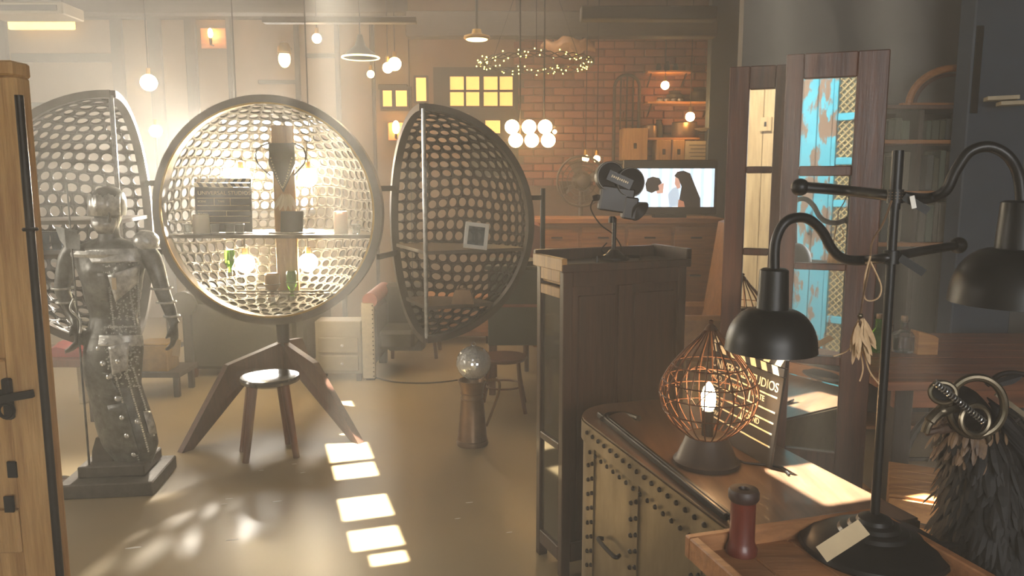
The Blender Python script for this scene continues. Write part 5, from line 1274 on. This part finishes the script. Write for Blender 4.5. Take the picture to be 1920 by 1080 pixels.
for k in range(4):
    x = cxa + (cxb - cxa) * (k + .5) / 4
    for j in range(2):
        q = build(MB().box((x, tvd - .075, cz - .18 - j * .42), ((cxb - cxa) / 4 - .03, .02, .20 if j == 0 else .55), .004), 'drawer' if j == 0 else 'door', 'honey_wood', cs, smooth=0)
        build(MB().cyl((x - .05, tvd - .095, cz - .18 - j * .35), (x + .05, tvd - .095, cz - .18 - j * .35), .008, n=8), 'handle', 'dark_iron', q)
# armchairs in front of the console
def armchair(px, pyt, d, m_, label, flip=1):
    p = P(px, pyt, d); t = thing('armchair', (p.x, d, 0), label, 'armchair')
    zt_ = p.z
    prof = [(-.36, .40), (-.34, zt_ - .05), (-.28, zt_), (-.20, zt_ - .03), (-.10, .55), (-.06, .40)]
    build(MB().prism([Vector((p.x + x * flip + .25 * flip, d - .3, z)) for x, z in (prof if flip < 0 else prof[::-1])], (0, .6, 0)), 'backrest', m_, t, smooth=25)
    build(MB().box((p.x + .16 * flip, d, .33), (.56, .62, .22), .04), 'seat', m_, t)
    for s_ in (-1, 1): build(MB().box((p.x + .18 * flip, d + s_ * .33, .42), (.6, .1, .34), .03), 'armrest', m_, t)
    for dx in (-.06, .4):
        for s_ in (-1, 1): build(MB().cyl((p.x + dx * flip, d + s_ * .28, .0), (p.x + dx * flip, d + s_ * .28, .24), .02, n=8), 'leg', 'mahogany', t)
armchair(1000, 415, 6.68, 'leather_red', 'reddish brown leather armchair left of the tall cabinet')
armchair(1378, 412, 6.1, 'leather_tan', 'tan leather armchair beside the mirror screen', -1)
# pedestal fan
fd = 7.6; fc = P(1090, 340, fd); R_ = 46 / FPX * fd
fn = thing('pedestal_fan', (fc.x, fd, 0), 'large round wire guard fan on a stand before the brick wall', 'fan')
fax = (.15, -1, 0)
for rr, s_ in ((R_, .012), (R_ * .8, .005), (R_ * .6, .005), (R_ * .4, .005)): build(MB().torus(fc + Vector((0, -.03, 0)), rr, s_, axis=fax, n=44, m=6), 'guard_ring', 'ring_metal', fn)
for k in range(18):
    a_ = 2 * PI * k / 18; d = Vector((math.cos(a_), 0, math.sin(a_))); build(MB().cyl(fc + d * .04 + Vector((0, -.06, 0)), fc + d * R_ + Vector((0, -.03, 0)), .003, n=5), 'guard_wire', 'ring_metal', fn)
build(MB().lathe(fc, [(.085, -.06), (.09, .03), (.06, .09), (.02, .1)], 20, axis=fax), 'motor', 'ring_metal', fn)
for k in range(4):
    a_ = 2 * PI * k / 4 + .4; d = Vector((math.cos(a_), 0, math.sin(a_))); q = Vector((-d.z, 0, d.x))
    m = MB(); m.prism([fc + d * .05 - q * .03, fc + d * R_ * .85 - q * .09 + Vector((0, -.03, 0)), fc + d * R_ * .9 + q * .05, fc + d * .05 + q * .03], (0, -.006, 0)); build(m, 'blade', 'ring_metal', fn, smooth=0)
build(MB().cyl((fc.x, fd + .03, .03), (fc.x, fd + .03, fc.z - .05), .022, n=12), 'pole', 'ring_metal', fn)
build(MB().lathe((fc.x, fd + .03, 0), [(.22, 0), (.22, .02), (.05, .05), (.03, .08)], 24), 'base', 'ring_metal', fn)
# arched iron panel on the brick wall
ac0 = P(1150, 310, 8.85); ac1 = P(1196, 310, 8.85); ztp = P(1172, 140, 8.85).z; rr = (ac1.x - ac0.x) / 2; cx0 = (ac0.x + ac1.x) / 2
ai = thing('arched_iron_panel', (cx0, 8.85, ac0.z), 'arched dark iron window grille hung on the brick wall', 'grille')
pts = [Vector((ac0.x, 8.86, ac0.z))] + [Vector((cx0 - rr * math.cos(PI * k / 16), 8.86, ztp - rr + rr * math.sin(PI * k / 16))) for k in range(17)] + [Vector((ac1.x, 8.86, ac1.z))]
build(MB().tube(pts, .018, 8), 'arch_frame', 'dark_iron', ai)
for f in (.25, .5, .75):
    x = ac0.x + (ac1.x - ac0.x) * f; build(MB().cyl((x, 8.86, ac0.z), (x, 8.86, ztp - rr + rr * math.sin(math.acos(abs(2 * f - 1)))), .009, n=6), 'bar', 'dark_iron', ai)
for z in (ac0.z + .05, (ac0.z + ztp) / 2): build(MB().cyl((ac0.x, 8.86, z), (ac1.x, 8.86, z), .009, n=6), 'cross_bar', 'dark_iron', ai)
# wall shelves with objects
shelfs = [(1214, 1298, 132, 'top'), (1214, 1340, 190, 'middle'), (1208, 1312, 258, 'lowest')]
SY = 8.6
for x0p, x1p, py, nm in shelfs:
    a = P(x0p, py, SY); b = P(x1p, py, SY)
    ws = thing('wall_shelf', ((a.x + b.x) / 2, SY + .1, a.z - .03), '%s thin wooden wall shelf on the brick wall right of the grille' % nm, 'shelf', 'wall shelves on the brick wall')
    build(MB().box(((a.x + b.x) / 2, SY + .15, a.z - .012), (b.x - a.x, .32, .024), .003), 'board', 'honey_wood', ws, smooth=0)
    for x in (a.x + .05, b.x - .05): build(MB().beam((x, SY + .3, a.z - .14), (x, SY + .05, a.z - .024), .015, .015), 'bracket', 'dark_iron', ws)
def pot(px, py, r, h, m_, name, label, cat, d=SY + .1, shape=None):
    p = P(px, py, SY); p = Vector((p.x, d, p.z)); t = thing(name, p, label, cat)
    prof = shape or [(.75, 0), (1, .35), (.95, .7), (.6, .9), (.65, 1.0)]
    build(MB().lathe(p, [(r * a_, h * b_) for a_, b_ in prof], 18), 'body', m_, t); build(MB().torus(p + Vector((0, 0, h)), r * prof[-1][0], .006, n=18, m=5), 'rim', 'dark_iron', t)
for k, px in enumerate((1238, 1254, 1270)): pot(px, 132, .03, .08 + .02 * (k == 1), 'dark_iron', 'small_bottle', 'small dark bottle on the top wall shelf, %s of three' % ('left', 'middle', 'right')[k], 'bottle')
for k, px in enumerate((1240, 1253, 1267, 1279)): pot(px, 190, .035, .045, 'silver', 'small_cup', 'tiny metal cup on the middle wall shelf, %s from the left' % ('first', 'second', 'third', 'fourth')[k], 'cup')
pot(1274, 190, .10, .13, 'dark_iron', 'round_kettle', 'dark rounded kettle behind the cups on the middle shelf', 'kettle', SY + .25)
pot(1320, 190, .11, .16, 'dark_iron', 'dark_pot', 'large dark pot at the right end of the middle shelf', 'pot', SY + .2)
pot(1288, 258, .14, .17, 'can_metal', 'drum', 'tan drum standing on the lowest wall shelf', 'drum', SY + .14, [(.9, 0), (1, .15), (1, .85), (.95, 1.0)])
pot(1225, 258, .07, .15, 'can_metal', 'metal_canister', 'dull canister at the left end of the lowest wall shelf', 'canister', SY + .16, [(1, 0), (1, .9), (.5, 1.0)])
pot(1240, 258, .05, .20, 'dark_iron', 'tall_bottle', 'tall dark bottle beside the canister on the lowest shelf', 'bottle', SY + .16)
p = P(1323, 243, 8.5)
t = thing('shallow_dish', (p.x, 8.55, p.z - .015), 'pale shallow dish beside the drum on a bracket', 'dish')
build(MB().lathe((p.x, 8.55, p.z - .015), [(.03, 0), (.1, .02), (.11, .03), (.09, .026), (.02, .01)], 20), 'dish_body', 'cream', t)
build(MB().beam((p.x, 8.9, p.z - .02), (p.x, 8.55, p.z - .02), .02, .012), 'bracket', 'dark_iron', t)
# wooden boxes and a notice over the television
for k, (x0p, x1p, y0p, y1p, nm) in enumerate(((1168, 1214, 240, 300, 'left'), (1232, 1258, 262, 300, 'middle'), (1262, 1284, 262, 300, 'right'))):
    a = P(x0p, y0p, 8.55); b = P(x1p, y1p, 8.55)
    t = thing('yellow_box', ((a.x + b.x) / 2, 8.7, b.z), 'weathered yellowish wooden box above the television, %s of three' % nm, 'box', 'wooden boxes above the television')
    build(MB().box(((a.x + b.x) / 2, 8.7, (a.z + b.z) / 2), (b.x - a.x, .28, a.z - b.z), .006), 'box_body', 'pine', t, smooth=0)
    build(MB().box(((a.x + b.x) / 2, 8.55, (a.z + b.z) / 2 - .02), (.03, .014, .06), .003), 'hasp', 'dark_iron', t)
a = P(1150, 302, 8.5); b = P(1340, 302, 8.5)
t = thing('ledge_shelf', ((a.x + b.x) / 2, 8.7, a.z - .04), 'long dark ledge shelf carrying the wooden boxes above the television', 'shelf')
build(MB().box(((a.x + b.x) / 2, 8.72, a.z - .014), (b.x - a.x, .38, .028), .003), 'board', 'dark_timber_x', t, smooth=0)
for x in (a.x + .1, b.x - .1): build(MB().beam((x, 8.9, a.z - .2), (x, 8.62, a.z - .028), .02, .02), 'bracket', 'dark_iron', t)
a = P(1286, 264, 8.5); b = P(1334, 299, 8.5)
t = thing('paper_notice', ((a.x + b.x) / 2, 8.52, b.z), 'pale paper notice with faint print above the television', 'notice')
build(MB().box(((a.x + b.x) / 2, 8.53, (a.z + b.z) / 2), (b.x - a.x, .01, a.z - b.z)), 'sheet', 'paper', t, smooth=0)
for k in range(4): build(MB().box(((a.x + b.x) / 2, 8.5242, a.z - .045 - k * .04), ((b.x - a.x) * (.7 - .12 * (k % 2)), .002, .008)), 'printed_line', 'print_dark', t, smooth=0)
# stacked cloth bundle on the beam
t = thing('cloth_bundle', P(1060, 92, 7.7), 'crumpled brown cloth bundle slung under the ceiling beam', 'cloth')
m = MB()
p = P(1065, 88, 8.05)
m.loft([m.ring_pts(p + Vector(((k - 5) * .055, 0, .03 * math.sin(k * 1.7))), Vector((0, 1, 0)), Vector((0, 0, 1)), .03 + .10 * math.sin(PI * k / 10), .02 + .075 * math.sin(PI * k / 10) * (1 + .25 * math.sin(k * 2.3)), 14) for k in range(11)]); build(m, 'bundle', 'leather_tan', t)
for dx in (-.15, .15): build(MB().cyl(p + Vector((dx, 0, .03)), p + Vector((dx, .1, .35)), .006, n=5), 'strap', 'rubber_black', t)

# ================================================================== LAMPS AT THE BACK
def cordlamp(px, py, d, r, m_, label, name='pendant_globe', cord=True, sc=(1, 1, 1)):
    p = P(px, py, d); t = thing(name, p, label, 'lamp')
    build(MB().sphere(p, r, 14, 10, sc), 'bulb', m_, t)
    build(MB().cyl(p + Vector((0, 0, r * .9 * sc[2])), p + Vector((0, 0, r * sc[2] + .05)), .018, n=8), 'socket', 'brass_bulb_cap', t)
    if cord: build(MB().cyl(p + Vector((0, 0, r * sc[2] + .05)), (p.x, d, ZC), .005, n=5), 'cord', 'rubber_black', t)
    return t
cordlamp(279, 155, 6.8, .070, 'bulb_globe', 'glowing pendant globe above the left globe door on a long cord')
t = cordlamp(292, 246, 7.4, .058, 'bulb_globe', 'glowing globe lamp on a thin stand left of the globe cabinet', 'stand_globe', False)
p = P(292, 246, 7.4); build(MB().cyl((p.x, p.y, 0.04), (p.x, p.y, p.z - .05), .012, n=8), 'pole', 'dark_iron', t); build(MB().lathe((p.x, p.y, 0), [(.14, 0), (.14, .02), (.02, .04)], 18), 'base', 'dark_iron', t)
# candle sconce in a copper niche
def sconce(px, py, w_, h_, label, r=.035):
    p = P(px, py, 8.9); t = thing('wall_sconce', p, label, 'lamp')
    build(MB().box(p + Vector((0, .02, -.02)), (w_, .02, h_), .003), 'back_plate', 'honey_wood', t, smooth=0)
    build(MB().sphere(p + Vector((0, -.07, .02)), r, 10, 8, (.8, .8, 1.5)), 'bulb', 'bulb_warm', t)
    build(MB().cyl(p + Vector((0, -.07, -.03)), p + Vector((0, -.07, -.10)), .016, n=8), 'candle_tube', 'dark_iron', t)
    build(MB().beam(p + Vector((0, -.07, -.10)), p + Vector((0, .01, -.10)), .014, .014), 'arm', 'dark_iron', t)
sconce(399, 68, .28, .22, 'candle bulb sconce on a copper toned plate high on the left wall')
sconce(744, 243, .2, .2, 'small bulb sconce just left of the right globe door', .05)
# bulkhead lantern
p = P(533, 102, 8.7); t = thing('bulkhead_lantern', p, 'oval glass lantern with a bright lower half on the back wall', 'lamp')
build(MB().sphere(p + Vector((0, 0, -.05)), .068, 14, 10, (1, .8, 1.35)), 'glass', 'lamp_inside', t); build(MB().lathe(p + Vector((0, 0, .02)), [(.072, 0), (.07, .06), (.05, .1), (.01, .115)], 16), 'hood', 'gold', t)
build(MB().torus(p + Vector((0, 0, .01)), .073, .008, n=20, m=6), 'band', 'brass_bulb_cap', t); build(MB().beam(p + Vector((0, 0, .1)), p + Vector((0, .26, .1)), .02, .02), 'arm', 'dark_iron', t)
cordlamp(594, 72, 7.6, .045, 'bulb_warm', 'bare bright bulb under the rail left of the pendant shade', 'bare_bulb')
# pendant with conical shade
p = P(676, 108, 7.2); t = thing('pendant_lamp', p, 'dark conical pendant shade with a pale rim', 'lamp')
build(MB().lathe(p, [(.168, 0), (.12, .045), (.05, .10), (.03, .16), (.02, .2), (.018, .2), (.045, .095), (.115, .04), (.162, 0)], 30), 'shade', 'dark_iron', t)
build(MB().torus(p, .165, .008, n=32, m=6), 'rim', 'lamp_inside', t); build(MB().cyl(p + Vector((0, 0, .19)), (p.x, p.y, ZC), .006, n=5), 'cord', 'rubber_black', t)
for k, (px, py, r, s_) in enumerate(((740, 120, .062, 'right and larger'), (727, 127, .05, 'left'))): cordlamp(px, py, 7.5 + .1 * k, r, 'bulb_globe', 'glowing bulb of the close pair over the small window, the %s one' % s_, 'cluster_bulb')
cordlamp(695, 139, 8.2, .038, 'bulb_warm', 'small glowing bulb below the pendant shade', 'bare_bulb')
# ceiling disc lamp
p = P(894, 74, 7.4); t = thing('ceiling_disc_lamp', p, 'shallow disc lamp under the beam left of the fairy ring', 'lamp')
build(MB().lathe(p, [(.11, .0), (.125, .012), (.12, .03), (.05, .05), (.04, .09)], 24), 'shade', 'brass_bulb_cap', t); build(MB().lathe(p, [(.02, -.012), (.09, -.008), (.108, .004)], 20), 'diffuser', 'lamp_inside', t); build(MB().cyl(p + Vector((0, 0, .08)), (p.x, p.y, ZC), .012, n=6), 'stem', 'dark_iron', t)
# fairy light ring
p = P(1005, 118, 7.0); R_ = 100 / FPX * 7.0; t = thing('fairy_light_ring', p, 'hanging twig ring wound with tiny yellow fairy lights', 'lights')
m = MB()
for k in range(3):
    m.tube([p + Vector((math.cos(2 * PI * j / 60) * (R_ + .02 * math.sin(7 * j * 2 * PI / 60 + k * 2)), math.sin(2 * PI * j / 60) * (R_ + .02 * math.sin(7 * j * 2 * PI / 60 + k * 2)), .025 * math.cos(9 * j * 2 * PI / 60 + k * 2))) for j in range(60)], .0045, 5, closed=True)
build(m, 'twig_ring', 'dark_timber', t)
m = MB()
for k in range(95):
    a_ = random.uniform(0, 2 * PI); m.sphere(p + Vector((math.cos(a_) * (R_ + random.uniform(-.04, .04)), math.sin(a_) * (R_ + random.uniform(-.04, .04)), random.uniform(-.04, .04))), .006, 5, 3)
o = build(m, 'fairy_bulbs', 'fairy', t); o['kind'] = 'stuff'
for k in range(3):
    a_ = 2 * PI * k / 3 + .5; build(MB().cyl(p + Vector((math.cos(a_) * R_, math.sin(a_) * R_, 0)), p + Vector((0, 0, ZC - p.z)), .003, n=4), 'hanging_wire', 'rubber_black', t)
# six globe lamp
t = thing('six_globe_lamp', P(995, 300, 6.6), 'six glowing round globes in two rows on a metal frame', 'lamp')
for px, py in ((960, 238), (992, 238), (1022, 238), (967, 263), (997, 263), (1028, 263)):
    c = P(px, py, 6.6); gl = build(MB().sphere(c, .060, 14, 10), 'globe', 'bulb_globe', t); build(MB().cyl(c + Vector((0, .05, 0)), c + Vector((0, .11, 0)), .025, n=10), 'socket', 'brass_bulb_cap', gl)
for py in (238, 263): build(MB().beam(P(945, py, 6.71), P(1042, py, 6.71), .02, .02), 'bar', 'dark_iron', t)
build(MB().sphere(P(1040, 247, 6.65), .018, 8, 6), 'end_bulb', 'bulb_warm', t)
for px in (975, 1020): build(MB().cyl(P(px, 263, 6.71), (P(px, 238, 6.71).x, 6.71, ZC), .007, n=6), 'hanger', 'dark_iron', t)
# shelf bulbs and fan-top bulbs
for px, py, d, r, lb_ in ((1247, 160, 8.55, .045, 'bare glowing bulb hanging between the top and middle wall shelves'), (1294, 219, 8.45, .050, 'bare glowing bulb hanging in front of the drum'), (1098, 297, 7.95, .035, 'left of two small bulbs above the round fan'), (1119, 298, 7.95, .035, 'right of two small bulbs above the round fan')):
    cordlamp(px, py, d, r, 'bulb_warm', lb_, 'bare_bulb')
# golden strip light and air unit
a = P(18, 36, 8.9); b = P(142, 56, 8.9)
t = thing('strip_light', ((a.x + b.x) / 2, 8.9, b.z), 'golden textured glass strip light high on the left wall', 'lamp')
build(MB().box(((a.x + b.x) / 2, 8.88, (a.z + b.z) / 2), (b.x - a.x, .05, a.z - b.z), .008), 'diffuser', 'glow_strip', t); build(MB().box(((a.x + b.x) / 2, 8.9, a.z + .02), (b.x - a.x + .06, .1, .04), .005), 'housing', 'dark_iron', t)
a = P(-40, 3, 6.0); b = P(118, 26, 6.0)
t = thing('air_unit', ((a.x + b.x) / 2, 6.1, b.z), 'cream ceiling air unit with a dark slot at the top left', 'air conditioner')
build(MB().box(((a.x + b.x) / 2, 6.15, (a.z + b.z) / 2), (b.x - a.x, .3, a.z - b.z), .008), 'casing', mat('air_cream', (120, 108, 86), rough=.6), t)
build(MB().box(((a.x + b.x) / 2, 5.996, (a.z + b.z) / 2), (b.x - a.x - .08, .012, (a.z - b.z) * .45), .002), 'slot', 'rubber_black', t, smooth=0)
for x in (a.x + .08, b.x - .08): build(MB().cyl((x, 6.15, a.z), (x, 6.15, ZC), .01, n=6), 'hanger', 'dark_iron', t)
# added unseen spots to light the doors behind the camera
for k, (x, y, tx) in enumerate(((-.3, .9, -.3), (-1.0, .9, -.9))):
    t = thing('added_door_spot', (x, y, ZC - .25), 'added unseen black ceiling spot aimed at the weathered doors, %s of two' % ('right', 'left')[k], 'lamp')
    d = (Vector((tx, DY, 1.5)) - Vector((x, y, ZC - .15))).normalized(); c = Vector((x, y, ZC - .15))
    build(MB().lathe(c, [(.03, -.08), (.045, -.06), (.05, .05), (.045, .05), (.04, -.05)], 16, axis=d), 'can', 'black_metal', t); build(MB().cyl(c, (x, y, ZC), .008, n=6), 'stem', 'black_metal', t)
    l = bpy.data.lights.new('spot_beam', 'SPOT'); l.energy = 260; l.spot_size = 1.0; l.spot_blend = .6; l.color = (1, .95, .86); l.shadow_soft_size = .04
    lo = bpy.data.objects.new('spot_beam', l); COL.objects.link(lo); lo.parent = t; lo.location = c + d * .06 - ORI[t.name]; lo.rotation_euler = d.to_track_quat('-Z', 'Y').to_euler()

# ================================================================== HAZE
hz_ = bpy.data.materials.new('haze'); hz_.use_nodes = True; t_ = hz_.node_tree
for n_ in list(t_.nodes): t_.nodes.remove(n_)
on = t_.nodes.new('ShaderNodeOutputMaterial'); vn = t_.nodes.new('ShaderNodeVolumeScatter'); t_.links.new(vn.outputs[0], on.inputs['Volume'])
vn.inputs['Color'].default_value = (1, .95, .86, 1); vn.inputs['Density'].default_value = .046; vn.inputs['Anisotropy'].default_value = .25
MATS['haze'] = hz_
build(MB().box((-1, 2.8, 1.9), (12.2, 13.6, 4.4)), 'haze', 'haze', label='thin dusty haze filling the showroom', cat='haze', kind='stuff', smooth=0)
